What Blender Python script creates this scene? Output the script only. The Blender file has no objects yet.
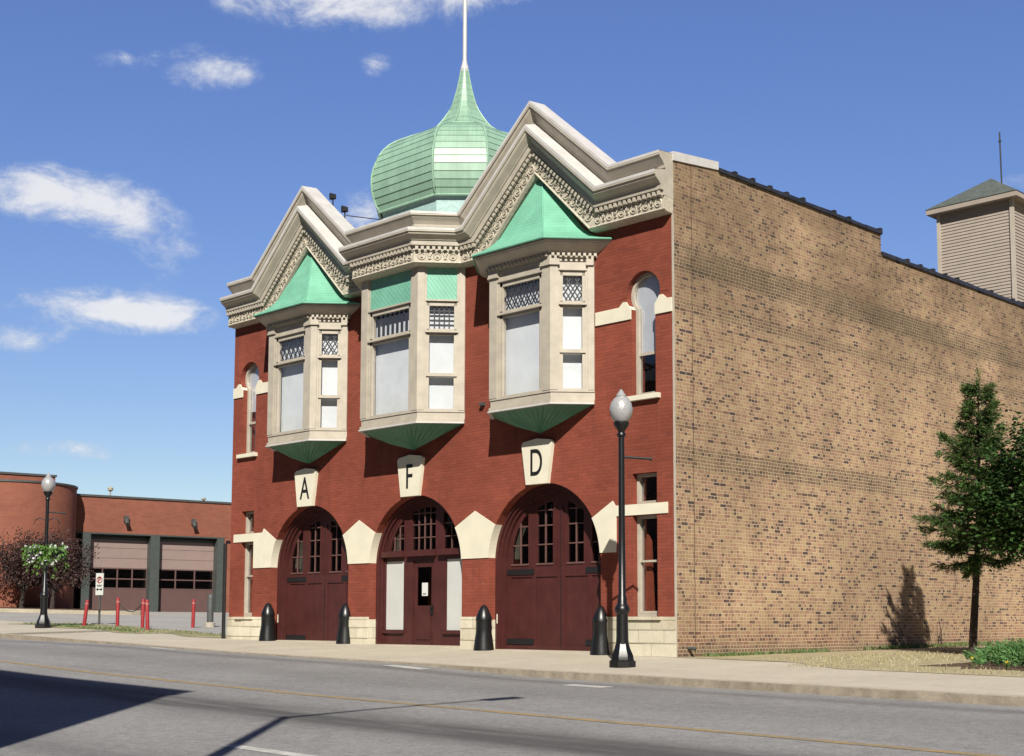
import bpy, math, random
from mathutils import Vector, Matrix
R = math.radians
scn = bpy.context.scene
COL = scn.collection
random.seed(7)

# ------------------------------------------------------------------ camera
cam = bpy.data.cameras.new('camera'); cam_ob = bpy.data.objects.new('camera', cam); COL.objects.link(cam_ob)
cam.sensor_width = 36.0; cam.lens = 1366.8/1024*36.0; cam.shift_y = (489.1-378)/1024
cam.clip_start = 0.1; cam.clip_end = 5000
_r = Vector((0.704862, 0.709338, 0.003005)); _u = Vector((0.066261, -0.07006, 0.99534)); _f = Vector((-0.706243, 0.701378, 0.096384))
m = Matrix(((_r.x, _u.x, -_f.x, 16.067), (_r.y, _u.y, -_f.y, -20.301), (_r.z, _u.z, -_f.z, 0.663), (0, 0, 0, 1)))
cam_ob.matrix_world = m
scn.camera = cam_ob

# ------------------------------------------------------------------ sky, sun, exposure
SUN = Vector((1.0, -1.0, 1.1)).normalized()
EL = math.asin(SUN.z)
scn.view_settings.view_transform = 'Standard'; scn.view_settings.look = 'None'
scn.view_settings.gamma = 1.0; scn.view_settings.exposure = 0.585; scn.view_settings.use_curve_mapping = False
sl = bpy.data.lights.new('sun', 'SUN'); sl.energy = 5.0; sl.angle = R(0.5); sl.color = (1.0, 0.945, 0.84)
so = bpy.data.objects.new('sun', sl); COL.objects.link(so); so.location = (30, -30, 40)
so.rotation_euler = SUN.to_track_quat('Z', 'Y').to_euler()


class NT:
    """tiny node-graph helper"""
    def __init__(s, tree): s.t = tree; s.n = tree.nodes; s.l = tree.links
    def new(s, kind, **kw):
        n = s.n.new(kind)
        for k, v in kw.items(): setattr(n, k, v)
        return n
    def put(s, sock, v):
        if isinstance(v, bpy.types.NodeSocket): s.l.new(v, sock)
        elif v is not None:
            if hasattr(sock.default_value, '__len__') and len(v) == 3 and len(sock.default_value) == 4: v = (*v, 1)
            sock.default_value = v
    def m(s, op, a, b=None, c=None, clamp=False):
        n = s.new('ShaderNodeMath', operation=op, use_clamp=clamp)
        for i, v in enumerate((a, b, c)):
            if v is not None: s.put(n.inputs[i], v)
        return n.outputs[0]
    def mix(s, f, a, b, blend='MIX'):
        n = s.new('ShaderNodeMix', data_type='RGBA', blend_type=blend)
        s.put(n.inputs[0], f); s.put(n.inputs[6], a); s.put(n.inputs[7], b)
        return n.outputs[2]
    def noise(s, vec, scale, detail=3, rough=.55, dist=0):
        n = s.new('ShaderNodeTexNoise')
        if vec is not None: s.l.new(vec, n.inputs['Vector'])
        n.inputs['Scale'].default_value = scale; n.inputs['Detail'].default_value = detail
        n.inputs['Roughness'].default_value = rough; n.inputs['Distortion'].default_value = dist
        return n.outputs[0]
    def smooth(s, v, a, b, lo=0., hi=1.):
        n = s.new('ShaderNodeMapRange', interpolation_type='SMOOTHSTEP')
        s.put(n.inputs[0], v)
        for i, q in enumerate((a, b, lo, hi)): n.inputs[i+1].default_value = q
        return n.outputs[0]
    def ramp(s, v, stops, interp='LINEAR'):
        n = s.new('ShaderNodeValToRGB'); n.color_ramp.interpolation = interp
        e = n.color_ramp.elements
        while len(e) < len(stops): e.new(.5)
        for i, (p, c) in enumerate(stops): e[i].position = p; e[i].color = (*c, 1)
        s.l.new(v, n.inputs[0]); return n.outputs[0]
    def comb(s, x, y, z):
        n = s.new('ShaderNodeCombineXYZ')
        for i, v in enumerate((x, y, z)): s.put(n.inputs[i], v)
        return n.outputs[0]
    def sep(s, v):
        n = s.new('ShaderNodeSeparateXYZ'); s.l.new(v, n.inputs[0]); return n.outputs


w = bpy.data.worlds.new('World'); scn.world = w; w.use_nodes = True
T = NT(w.node_tree); T.n.clear()
sky = T.new('ShaderNodeTexSky', sky_type='NISHITA'); sky.sun_disc = False
sky.sun_elevation = EL; sky.sun_rotation = math.atan2(SUN.x, SUN.y)
sky.altitude = 0; sky.air_density = 1.0; sky.dust_density = 0.3; sky.ozone_density = 2.0
hsv = T.new('ShaderNodeHueSaturation'); hsv.inputs['Saturation'].default_value = 1.19; hsv.inputs['Hue'].default_value = .519; hsv.inputs['Value'].default_value = 1.2
T.l.new(sky.outputs[0], hsv.inputs['Color'])
gen = T.new('ShaderNodeTexCoord').outputs['Generated']
gx, gy, gz_ = T.sep(gen)
az = T.m('MULTIPLY', T.m('ARCTAN2', T.m('MULTIPLY', gx, -1), gy), 180/math.pi)
elv = T.m('MULTIPLY', T.m('ARCSINE', gz_), 180/math.pi)
# fair-weather clouds: soft masses at compass bearings, broken up by noise of the direction
cv = T.comb(T.m('MULTIPLY', az, .6), T.m('MULTIPLY', elv, 1.0), 0.0)
n1 = T.noise(cv, .6, 8, .66, .5); n2 = T.noise(cv, 1.9, 6, .65, .4)
tot = None
for (a, e, sa, se, k) in [(63.9, 16.7, 3.0, .95, 1.25), (61.6, 16.2, 1.3, .7, .8), (59.8, 15.0, 1.5, 1.1, .62), (62.6, 12.45, 2.9, .72, 1.05),
                          (60.0, 12.3, 1.9, .6, .9), (65.3, 11.0, 1.6, .45, .75), (58.7, 22.1, 1.7, .75, .95), (56.8, 22.1, 1.0, .5, .45),
                          (52.6, 25.0, 4.4, .95, 1.2), (47.0, 25.3, 2.4, .5, .65), (51.0, 22.6, .8, .45, .6), (62.0, 22.0, .9, .4, .55),
                          (51.7, 16.9, 1.4, .9, .85), (24.3, 17.1, 1.4, .6, .5), (63.0, 6.8, 2.6, .4, .62),
                          (75, 20, 5, 1.6, 1.0), (90, 14, 7, 1.8, 1.0), (10, 26, 6, 1.6, .8), (-20, 18, 7, 2, .9)]:
    dx = T.m('DIVIDE', T.m('SUBTRACT', az, a), sa*1.12); dy = T.m('DIVIDE', T.m('SUBTRACT', elv, e), se*1.12)
    d2 = T.m('ADD', T.m('MULTIPLY', dx, dx), T.m('MULTIPLY', dy, dy))
    g = T.m('MULTIPLY', T.m('POWER', 2.718, T.m('MULTIPLY', d2, -1)), k)
    tot = g if tot is None else T.m('ADD', tot, g)
dens = T.m('ADD', tot, T.m('ADD', T.m('MULTIPLY', T.m('SUBTRACT', n1, .5), 2.3), T.m('MULTIPLY', T.m('SUBTRACT', n2, .5), .9)))
dens = T.m('MULTIPLY', dens, T.smooth(tot, .04, .4))
mask = T.smooth(dens, .18, 1.35, 0, .9)
cloud = T.mix(T.smooth(dens, .3, 1.3), (5.6, 6.2, 7.4), (8.6, 8.6, 8.8))
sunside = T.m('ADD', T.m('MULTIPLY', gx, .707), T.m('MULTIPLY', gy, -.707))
dim = T.smooth(sunside, -.45, .35, 1.0, .2)          # added dimming of the sunward sky, cuts fill light and deepens shadows
lift = T.smooth(elv, 0., 27., .82, 1.12)
blue = T.mix(1., hsv.outputs[0], T.comb(lift, lift, lift), 'MULTIPLY')
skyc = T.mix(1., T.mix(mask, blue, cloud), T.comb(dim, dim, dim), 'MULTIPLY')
bg = T.new('ShaderNodeBackground'); T.l.new(skyc, bg.inputs[0]); bg.inputs[1].default_value = 0.067
T.l.new(bg.outputs[0], T.new('ShaderNodeOutputWorld').inputs[0])

# ------------------------------------------------------------------ materials
MATS = {}
ALB = .667                      # exposure 0.585 stops: surfaces keep real-world reflectance


def sc(c): return tuple(v*ALB for v in c)


def mat(name, color, rough=.6, var=.15, scale=3., bump=0., bscale=40., spec=.4, metal=0., coat=0., streak=0., fine=0.):
    """one painted / plain surface with broad tonal wear and fine bump"""
    if name in MATS: return MATS[name]
    ma = bpy.data.materials.new(name); ma.use_nodes = True; MATS[name] = ma
    t = NT(ma.node_tree); p = t.n['Principled BSDF']
    oc = t.new('ShaderNodeTexCoord').outputs['Object']
    n = t.noise(oc, scale, 5, .6)
    f = t.smooth(n, .25, .75, 1-var, 1+var*.6)
    if streak:
        x, y, z = t.sep(oc)
        s_ = t.noise(t.comb(t.m('MULTIPLY', t.m('ADD', x, y), 9), t.m('MULTIPLY', z, .7), 0.), 1.0, 4, .6)
        f = t.m('MULTIPLY', f, t.smooth(s_, .3, .7, 1-streak, 1+streak*.4))
    if fine:
        f = t.m('MULTIPLY', f, t.smooth(t.noise(oc, bscale, 2, .6), .2, .8, 1-fine, 1+fine))
    c = t.mix(1., sc(color), t.comb(f, f, f), 'MULTIPLY')
    t.l.new(c, p.inputs['Base Color'])
    p.inputs['Roughness'].default_value = rough; p.inputs['Metallic'].default_value = metal
    p.inputs['Specular IOR Level'].default_value = spec; p.inputs['Coat Weight'].default_value = coat
    p.inputs['Coat Roughness'].default_value = .05
    if bump:
        b = t.new('ShaderNodeBump'); b.inputs['Strength'].default_value = bump; b.inputs['Distance'].default_value = .02
        t.l.new(t.noise(oc, bscale, 3, .6), b.inputs['Height']); t.l.new(b.outputs[0], p.inputs['Normal'])
    return ma


def brick(name, L, H, mw, stops, mortar, cl=.5, stain=.18, bumpk=.5, bands=False, mortar_f=1., clscale=.45, headers=False, worn=False):
    ma = bpy.data.materials.new(name); ma.use_nodes = True; MATS[name] = ma
    t = NT(ma.node_tree); p = t.n['Principled BSDF']
    oc = t.new('ShaderNodeTexCoord').outputs['Object']
    x, y, z = t.sep(oc)
    u = t.m('ADD', x, y)
    wob = t.m('MULTIPLY', t.m('SUBTRACT', t.noise(oc, 1.3, 2), .5), .03)
    row = t.m('FLOOR', t.m('DIVIDE', t.m('ADD', z, wob), H)); fv = t.m('FRACT', t.m('DIVIDE', t.m('ADD', z, wob), H))
    bu = t.m('ADD', t.m('DIVIDE', u, L), t.m('MULTIPLY', t.m('MODULO', t.m('ABSOLUTE', row), 2.), .5))
    col = t.m('FLOOR', bu); fu = t.m('FRACT', bu)
    if headers:
        rw = t.new('ShaderNodeTexWhiteNoise', noise_dimensions='1D'); t.l.new(row, rw.inputs['W']); bu = t.m('ADD', bu, t.m('MULTIPLY', rw.outputs['Value'], .33)); col = t.m('FLOOR', bu); fu = t.m('FRACT', bu)
    if headers:      # every second course and odd bricks show their short ends
        hd = t.m('GREATER_THAN', t.m('MODULO', t.m('ABSOLUTE', row), 3.), .5)
        bu2 = t.m('MULTIPLY', bu, t.m('ADD', 1., hd)); col = t.m('FLOOR', bu2); fu = t.m('MULTIPLY', t.m('FRACT', bu2), t.m('SUBTRACT', 1., t.m('MULTIPLY', hd, .5)))
    wn = t.new('ShaderNodeTexWhiteNoise', noise_dimensions='2D'); t.l.new(t.comb(col, row, 0.), wn.inputs['Vector'])
    rnd = wn.outputs['Value']
    big = t.noise(t.comb(t.m('MULTIPLY', u, clscale), t.m('MULTIPLY', z, clscale*2.6), 0.), 1.0, 4, .65)
    val = t.m('ADD', rnd, t.m('MULTIPLY', t.m('SUBTRACT', big, .5), cl), clamp=True)
    stops = [(p_, sc(c_)) for p_, c_ in stops]; mortar = sc(mortar)
    c = t.ramp(val, stops)
    st = t.noise(oc, .35, 5, .65); st2 = t.noise(oc, 2.2, 4, .6)
    k = t.m('MULTIPLY', t.smooth(st, .3, .7, 1-stain, 1+stain*.5), t.smooth(st2, .2, .8, 1-stain*.5, 1+stain*.4))
    grit = t.smooth(t.noise(oc, 60, 2, .7), .2, .8, .85, 1.13)
    k = t.m('MULTIPLY', k, grit)
    ml = t.m('MAXIMUM', t.m('LESS_THAN', fu, mw/L), t.m('LESS_THAN', fv, mw/H))
    mcol = mortar
    if bands:   # raked, sooty courses of this old common-brick wall
        def zone(a, b, s=.05): return t.m('MULTIPLY', t.smooth(z, a-s, a+s), t.smooth(z, b-s, b+s, 1, 0))
        nb = t.smooth(t.noise(t.comb(t.m('MULTIPLY', u, .5), t.m('MULTIPLY', z, 1.5), 3.), 1.0, 4, .65), .25, .6, .35, 1.)
        bd = t.m('ADD', t.m('MULTIPLY', zone(3.58, 4.02, .03), .75), t.m('MULTIPLY', zone(7.42, 7.96, .06), 1.0))
        bd = t.m('ADD', bd, t.m('ADD', t.m('MULTIPLY', zone(6.62, 6.86, .04), .6), t.m('MULTIPLY', zone(4.36, 4.5, .03), .35)))
        bd = t.m('MULTIPLY', bd, nb, clamp=True)
        c = t.mix(t.m('MULTIPLY', bd, .75), c, sc((.115, .085, .058)))
        soot = t.m('MULTIPLY', t.smooth(z, 5.6, 8.0), t.smooth(t.noise(t.comb(t.m('MULTIPLY', u, .33), t.m('MULTIPLY', z, .7), 7.), 1.0, 5, .62), .3, .62))
        c = t.mix(t.m('MULTIPLY', soot, .55), c, sc((.15, .105, .066)))
        mcol = t.mix(t.m('MULTIPLY', soot, .6), mortar, sc((.24, .17, .10)))
        sal = t.m('MULTIPLY', t.smooth(t.noise(oc, .8, 5, .7), .66, .74), .5)
        c = t.mix(sal, c, sc((.42, .33, .23)))
        pink = t.m('MULTIPLY', t.smooth(z, .9, .25), t.smooth(st2, .35, .6))
        c = t.mix(t.m('MULTIPLY', pink, .55), c, sc((.30, .13, .085)))
        damp = t.smooth(z, .32, .1)
        c = t.mix(t.m('MULTIPLY', damp, .55), c, sc((.17, .13, .09)))
        crack = t.m('LESS_THAN', t.m('ABSOLUTE', t.m('SUBTRACT', y, t.m('ADD', .55, t.m('MULTIPLY', t.noise(oc, 1.5, 2), .06)))), .012)
        ml2 = t.m('MULTIPLY', ml, mortar_f)
        c = t.mix(ml2, c, mcol)
        c = t.mix(t.m('MULTIPLY', crack, .75), c, sc((.06, .045, .03)))
    else:
        c = t.mix(t.m('MULTIPLY', ml, mortar_f), c, mcol)
    if worn:     # chipped paint, lime bloom and long water streaks
        chip = t.m('MULTIPLY', t.smooth(t.noise(oc, 7, 4, .7), .67, .72), t.smooth(t.noise(oc, .55, 3, .6), .52, .62))
        c = t.mix(t.m('MULTIPLY', chip, .6), c, sc((.48, .27, .20)))
        sk = t.smooth(t.noise(t.comb(t.m('MULTIPLY', u, 5.), t.m('MULTIPLY', z, .35), 0.), 1.0, 4, .6), .56, .72, 0., .32)
        c = t.mix(sk, c, sc((.15, .05, .042)))
    c = t.mix(1., c, t.comb(k, k, k), 'MULTIPLY')
    t.l.new(c, p.inputs['Base Color'])
    p.inputs['Roughness'].default_value = .85; p.inputs['Specular IOR Level'].default_value = .25
    b = t.new('ShaderNodeBump'); b.inputs['Strength'].default_value = bumpk; b.inputs['Distance'].default_value = .012
    t.l.new(t.m('ADD', t.m('SUBTRACT', 1., ml), t.m('MULTIPLY', t.noise(oc, 50, 2), .5)), b.inputs['Height']); t.l.new(b.outputs[0], p.inputs['Normal'])
    return ma


M_RED = brick('painted red brick', .215, .0675, .010, [(0, (.30, .074, .045)), (.4, (.325, .080, .048)), (.8, (.345, .087, .054)), (1, (.27, .066, .042))], (.235, .058, .037), cl=.2, stain=.2, bumpk=.6, mortar_f=.5, worn=True)
M_TAN = brick('tan common brick', .205, .069, .0125,
              [(0, (.48, .325, .185)), (.18, (.54, .375, .22)), (.34, (.44, .285, .17)), (.5, (.50, .295, .19)), (.64, (.36, .21, .14)), (.75, (.45, .26, .175)), (.85, (.27, .155, .11)), (.93, (.165, .098, .08)), (1, (.10, .07, .068))],
              (.74, .59, .395), cl=.7, stain=.24, bumpk=.8, bands=True, mortar_f=.9, clscale=1.1, headers=True)
M_STN = brick('station orange brick', .3, .1, .012, [(0, (.32, .115, .075)), (.5, (.345, .125, .082)), (1, (.30, .105, .07))], (.33, .165, .11), cl=.2, stain=.14, bumpk=.3, mortar_f=.5)
M_OPP = brick('dark old brick', .22, .075, .01, [(0, (.2, .1, .06)), (1, (.26, .13, .08))], (.3, .26, .2))
M_STONE = brick('rock faced limestone', .62, .255, .012, [(0, (.80, .74, .58)), (.5, (.88, .82, .65)), (1, (.68, .60, .45))], (.60, .53, .40), cl=.3, stain=.2, bumpk=.9)
M_CREAM = mat('cream painted stone', (.93, .88, .71), .65, .07, 2.5, .12, 30)
M_TRIM = mat('beige trim paint', (.58, .525, .435), .55, .13, 4., .06, 60)
M_TRIM2 = mat('weathered white metal flashing', (.74, .72, .70), .45, .12, 3.)
M_ORN = mat('ornamental plaster', (.66, .595, .48), .7, .22, 14., .4, 45)
M_TEAL = mat('mint green sheet metal', (.22, .58, .41), .5, .1, 2., .06, 25, streak=.1)
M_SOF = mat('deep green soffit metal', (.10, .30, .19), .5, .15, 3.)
M_DOME = mat('light copper green dome', (.35, .57, .425), .46, .14, 2.2, .05, 12, spec=.6, streak=.1)
M_DRUM = mat('pale aqua drum', (.46, .68, .66), .6, .2, 12, .3, 30)
M_MAR = mat('maroon door paint', (.090, .023, .0215), .5, .2, 3., .1, 40, streak=.1)
M_BLACK = mat('black gloss paint', (.010, .010, .011), .36, .2, 6., .06, 30, spec=.5)
M_IRON = mat('black strap iron', (.012, .012, .014), .6, .2, 9.)
M_WHITE = mat('white panel paint', (.70, .72, .70), .5, .06, 2.)
M_SHADE = mat('white window shade', (1.0, 1.06, 1.08), .8, .10, 1.6, .15, 6)
M_LEAD = mat('dark lead cames', (.05, .05, .06), .5, .1, 9.)
M_MUNT = mat('faded red muntin', (.17, .085, .075), .6, .15, 9.)
M_CLAP = mat('pinkish beige clapboard', (.47, .40, .345), .6, .08, 3., .05, 60)
M_SHIN = mat('grey green shingle', (.12, .14, .13), .9, .3, 8., .5, 35, fine=.5)
M_TILE = mat('dark glazed coping tile', (.035, .033, .032), .35, .4, 5., .2, 20)
M_ROOF = mat('roof felt', (.08, .08, .08), .9, .2, 2.)
M_POLE = mat('white flagpole paint', (.72, .72, .72), .4, .08, 6.)
M_GLOBE = mat('frosted prismatic globe', (.46, .46, .47), .22, .12, 14., .3, 60, spec=.7, coat=.5)
M_GREENP = mat('grey green steel', (.085, .10, .095), .5, .15, 5.)
M_GAR = mat('rosy beige garage panel', (.35, .26, .24), .55, .06, 2.)
M_GARLO = mat('dark maroon garage panel', (.15, .085, .08), .55, .08, 2.)
M_REDP = mat('red post paint', (.38, .03, .035), .5, .25, 8.)
M_GREY = mat('dark grey steel', (.10, .105, .105), .5, .2, 8.)
M_CONCP = mat('pale concrete', (.5, .46, .38), .85, .15, 6., .3, 40)
M_BARK = mat('dark bark', (.06, .045, .038), .9, .3, 12., .5, 40)
M_PAPER = mat('white paper', (.82, .82, .82), .8, .03, 3.)
M_WOOD = mat('orange varnished wood', (.30, .10, .03), .5, .2, 6.)
M_SIGNK = mat('sign black', (.01, .01, .01), .6, .1, 3.)
M_SIGNR = mat('sign red', (.45, .03, .03), .6, .1, 3.)


def glass(name, tint=(.03, .045, .06), alpha=.35, ior=1.5):
    ma = bpy.data.materials.new(name); ma.use_nodes = True; MATS[name] = ma
    t = NT(ma.node_tree); t.n.remove(t.n['Principled BSDF']); out = t.n['Material Output']
    tr = t.new('ShaderNodeBsdfTransparent'); tr.inputs[0].default_value = (alpha, alpha, alpha*1.02, 1)
    gl = t.new('ShaderNodeBsdfGlossy'); gl.inputs['Roughness'].default_value = .02
    oc = t.new('ShaderNodeTexCoord').outputs['Object']
    b = t.new('ShaderNodeBump'); b.inputs['Strength'].default_value = .12; b.inputs['Distance'].default_value = .02
    t.l.new(t.noise(oc, 2.5, 2), b.inputs['Height']); t.l.new(b.outputs[0], gl.inputs['Normal'])
    lw = t.new('ShaderNodeLayerWeight'); lw.inputs[0].default_value = .5
    k = t.m('ADD', t.m('MULTIPLY', t.m('POWER', lw.outputs['Facing'], 4.), .9), (ior-1)*.12, clamp=True)
    mx = t.new('ShaderNodeMixShader'); t.l.new(k, mx.inputs[0]); t.l.new(tr.outputs[0], mx.inputs[1]); t.l.new(gl.outputs[0], mx.inputs[2])
    t.l.new(mx.outputs[0], out.inputs[0]); return ma


M_GLASS = glass('clear window glass', alpha=.92, ior=1.9)
M_GLDK = glass('dim old glass', alpha=.45, ior=1.75)


def leafmat(name, cols, trans=.25, rough=.55):
    ma = bpy.data.materials.new(name); ma.use_nodes = True; MATS[name] = ma
    t = NT(ma.node_tree); p = t.n['Principled BSDF']
    oc = t.new('ShaderNodeTexCoord').outputs['Object']
    g = t.new('ShaderNodeNewGeometry').outputs['Random Per Island']
    v = t.m('ADD', t.m('MULTIPLY', g, .6), t.m('MULTIPLY', t.noise(oc, 2.2, 3), .4))
    st = [(i/(len(cols)-1), c) for i, c in enumerate(cols)]
    c = t.ramp(v, st); t.l.new(c, p.inputs['Base Color'])
    p.inputs['Roughness'].default_value = rough; p.inputs['Specular IOR Level'].default_value = .3
    tl = t.new('ShaderNodeBsdfTranslucent'); t.l.new(c, tl.inputs[0])
    mx = t.new('ShaderNodeMixShader'); mx.inputs[0].default_value = trans
    t.l.new(p.outputs[0], mx.inputs[1]); t.l.new(tl.outputs[0], mx.inputs[2]); t.l.new(mx.outputs[0], t.n['Material Output'].inputs[0])
    return ma


L_SPR = leafmat('spruce needles', [(.016, .032, .010), (.045, .085, .020), (.095, .155, .034)], .15)
L_MAP = leafmat('maple leaves', [(.012, .03, .009), (.03, .07, .016), (.075, .155, .03)], .25)
L_JUN = leafmat('juniper sprays', [(.04, .10, .035), (.09, .20, .06), (.17, .32, .10)], .2)
L_CRAB = leafmat('bronze crabapple leaves', [(.035, .02, .022), (.06, .034, .032), (.10, .06, .042)], .2)
L_BASK = leafmat('trailing basket leaves', [(.05, .115, .025), (.09, .19, .035), (.15, .28, .06)], .25)
L_FLOW = leafmat('white petals', [(.5, .5, .53), (.6, .58, .63), (.62, .62, .62)], .2)
L_YEL = leafmat('yellow petals', [(.7, .5, .02), (.8, .6, .04)], .1)
L_DRY = leafmat('straw grass', [(.30, .26, .15), (.38, .33, .20), (.25, .24, .12)], .15)
L_WEED = leafmat('low green weeds', [(.05, .10, .03), (.09, .15, .045), (.22, .22, .09)], .2)


# ------------------------------------------------------------------ mesh builder
class MB:
    def __init__(s): s.v = []; s.f = []; s.sm = []
    def face(s, pts, smooth=False):
        i = len(s.v); s.v += [tuple(p) for p in pts]; s.f.append(list(range(i, i+len(pts)))); s.sm.append(smooth)
    def solid(s, v, f, smooth=False):
        i = len(s.v); s.v += [tuple(p) for p in v]; s.f += [[i+k for k in q] for q in f]; s.sm += [smooth]*len(f)
    def box(s, x0, x1, y0, y1, z0, z1):
        v = [(x, y, z) for z in (z0, z1) for y in (y0, y1) for x in (x0, x1)]
        s.solid(v, [(0, 2, 3, 1), (4, 5, 7, 6), (0, 1, 5, 4), (2, 6, 7, 3), (0, 4, 6, 2), (1, 3, 7, 5)])
    def hexa(s, b, t):
        """b, t: four bottom, four top points, counter-clockwise from above"""
        s.solid(list(b)+list(t), [(3, 2, 1, 0), (4, 5, 6, 7), (0, 1, 5, 4), (1, 2, 6, 5), (2, 3, 7, 6), (3, 0, 4, 7)])
    def obox(s, c, ax, ay, az, hx, hy, hz):
        c = Vector(c); v = []
        for k in (-1, 1):
            for j in (-1, 1):
                for i in (-1, 1): v.append(c+ax*hx*i+ay*hy*j+az*hz*k)
        s.solid(v, [(0, 2, 3, 1), (4, 5, 7, 6), (0, 1, 5, 4), (2, 6, 7, 3), (0, 4, 6, 2), (1, 3, 7, 5)])
    def prism(s, poly, y0, y1):
        """poly in x,z (counter-clockwise seen from the -y side), front at y0"""
        n = len(poly); v = [(x, y0, z) for x, z in poly]+[(x, y1, z) for x, z in poly]
        f = [list(range(n)), list(range(2*n-1, n-1, -1))]+[(i, i+n, (i+1) % n+n, (i+1) % n) for i in range(n)]
        s.solid(v, f)
    def strip(s, A, B, y0, y1):
        """wall between two x,z polylines A (outer) and B (inner) of equal length"""
        for i in range(len(A)-1):
            p = [A[i], A[i+1], B[i+1], B[i]]
            v = [(x, y0, z) for x, z in p]+[(x, y1, z) for x, z in p]
            fs = [(0, 1, 2, 3), (7, 6, 5, 4), (1, 0, 4, 5), (3, 2, 6, 7)]
            if i == 0: fs.append((0, 3, 7, 4))
            if i == len(A)-2: fs.append((2, 1, 5, 6))
            s.solid(v, fs)
    def tube(s, pts, rad, n=10, smooth=True, caps=True):
        pts = [Vector(p) for p in pts]; k = len(pts)
        rad = rad if isinstance(rad, (list, tuple)) else [rad]*k
        i0 = len(s.v)
        for i, p in enumerate(pts):
            d = (pts[min(i+1, k-1)]-pts[max(i-1, 0)]).normalized()
            a = Vector((0, 0, 1)) if abs(d.z) < .9 else Vector((1, 0, 0))
            e1 = d.cross(a).normalized(); e2 = d.cross(e1)
            for j in range(n):
                q = 2*math.pi*j/n; s.v.append(tuple(p+(e1*math.cos(q)-e2*math.sin(q))*rad[i]))
        for i in range(k-1):
            for j in range(n):
                a, b = i0+i*n+j, i0+i*n+(j+1) % n
                s.f.append([a, b, b+n, a+n]); s.sm.append(smooth)
        if caps:
            s.f.append([i0+j for j in range(n)][::-1]); s.sm.append(False)
            s.f.append([i0+(k-1)*n+j for j in range(n)]); s.sm.append(False)
    def lathe(s, prof, n=24, c=(0, 0, 0), smooth=True, phase=0.):
        i0 = len(s.v); k = len(prof)
        for r, z in prof:
            for j in range(n):
                q = 2*math.pi*j/n+phase; s.v.append((c[0]+r*math.cos(q), c[1]+r*math.sin(q), c[2]+z))
        for i in range(k-1):
            for j in range(n):
                a, b = i0+i*n+j, i0+i*n+(j+1) % n
                s.f.append([a, b, b+n, a+n]); s.sm.append(smooth)
        if prof[0][0] > 1e-4: s.f.append([i0+j for j in range(n)][::-1]); s.sm.append(False)
        if prof[-1][0] > 1e-4: s.f.append([i0+(k-1)*n+j for j in range(n)]); s.sm.append(False)
    def torus(s, c, e1, e2, R_, r, n=12, m=5, a0=0., a1=2*math.pi):
        c = Vector(c); e3 = e1.cross(e2); i0 = len(s.v); full = abs(a1-a0-2*math.pi) < 1e-4
        nn = n if full else n+1
        for i in range(nn):
            q = a0+(a1-a0)*i/n; d = e1*math.cos(q)+e2*math.sin(q)
            for j in range(m):
                p = 2*math.pi*j/m; s.v.append(tuple(c+d*(R_+r*math.cos(p))+e3*r*math.sin(p)))
        for i in range(n):
            for j in range(m):
                a = i0+i*m+j; b = i0+i*m+(j+1) % m; i2 = (i+1) % nn
                s.f.append([a, i0+i2*m+j, i0+i2*m+(j+1) % m, b]); s.sm.append(True)
    def build(s, name, ma, parent=None, sharp=40):
        me = bpy.data.meshes.new(name); me.from_pydata(s.v, [], s.f); me.update()
        me.polygons.foreach_set('use_smooth', s.sm)
        if any(s.sm): me.set_sharp_from_angle(angle=R(sharp))
        me.materials.append(ma)
        o = bpy.data.objects.new(name, me); COL.objects.link(o)
        if parent: o.parent = parent
        return o


def plate(name, outer, holes, y0, y1, ma, parent=None):
    """flat wall or door with openings: x,z outlines, front face at y0, back at y1"""
    cu = bpy.data.curves.new(name, 'CURVE'); cu.dimensions = '2D'; cu.fill_mode = 'BOTH'; cu.extrude = (y1-y0)/2
    for poly in [outer]+holes:
        sp = cu.splines.new('POLY'); sp.points.add(len(poly)-1); sp.use_cyclic_u = True
        for i, (x, z) in enumerate(poly): sp.points[i].co = (x, z, 0, 1)
    ob = bpy.data.objects.new(name, cu)
    me = bpy.data.meshes.new_from_object(ob)
    bpy.data.objects.remove(ob); bpy.data.curves.remove(cu)
    me.transform(Matrix.Translation((0, (y0+y1)/2, 0)) @ Matrix.Rotation(R(90), 4, 'X'))
    me.name = name; me.materials.clear(); me.materials.append(ma)
    for p in me.polygons: p.use_smooth = False
    o = bpy.data.objects.new(name, me); COL.objects.link(o)
    if parent: o.parent = parent
    return o


def text_mesh(name, body, ma, parent, loc, h, wx=1., t=.012, bold=0.):
    cu = bpy.data.curves.new(name, 'FONT'); cu.body = body; cu.size = 1.; cu.extrude = .5; cu.offset = bold
    cu.align_x = 'CENTER'
    ob = bpy.data.objects.new(name, cu); me = bpy.data.meshes.new_from_object(ob)
    bpy.data.objects.remove(ob); bpy.data.curves.remove(cu)
    zs = [v.co.y for v in me.vertices]; z0, z1 = min(zs), max(zs); k = h/(z1-z0)
    xs = [v.co.x for v in me.vertices]; xc = (min(xs)+max(xs))/2
    for v in me.vertices:
        x, y, z = v.co; v.co = ((x-xc)*k*wx, -z*t, (y-z0)*k)
    me.materials.clear(); me.materials.append(ma); me.name = name
    o = bpy.data.objects.new(name, me); COL.objects.link(o); o.location = loc; o.parent = parent
    return o


def tag(o, label=None, cat=None, group=None, kind=None):
    if label: o['label'] = label
    if cat: o['category'] = cat
    if group: o['group'] = group
    if kind: o['kind'] = kind
    return o


def thing(name, label, cat, loc=(0, 0, 0), rz=0, group=None):
    o = bpy.data.objects.new(name, None); COL.objects.link(o); o.empty_display_size = .2
    o.location = loc; o.rotation_euler = (0, 0, rz)
    return tag(o, label, cat, group)


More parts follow.
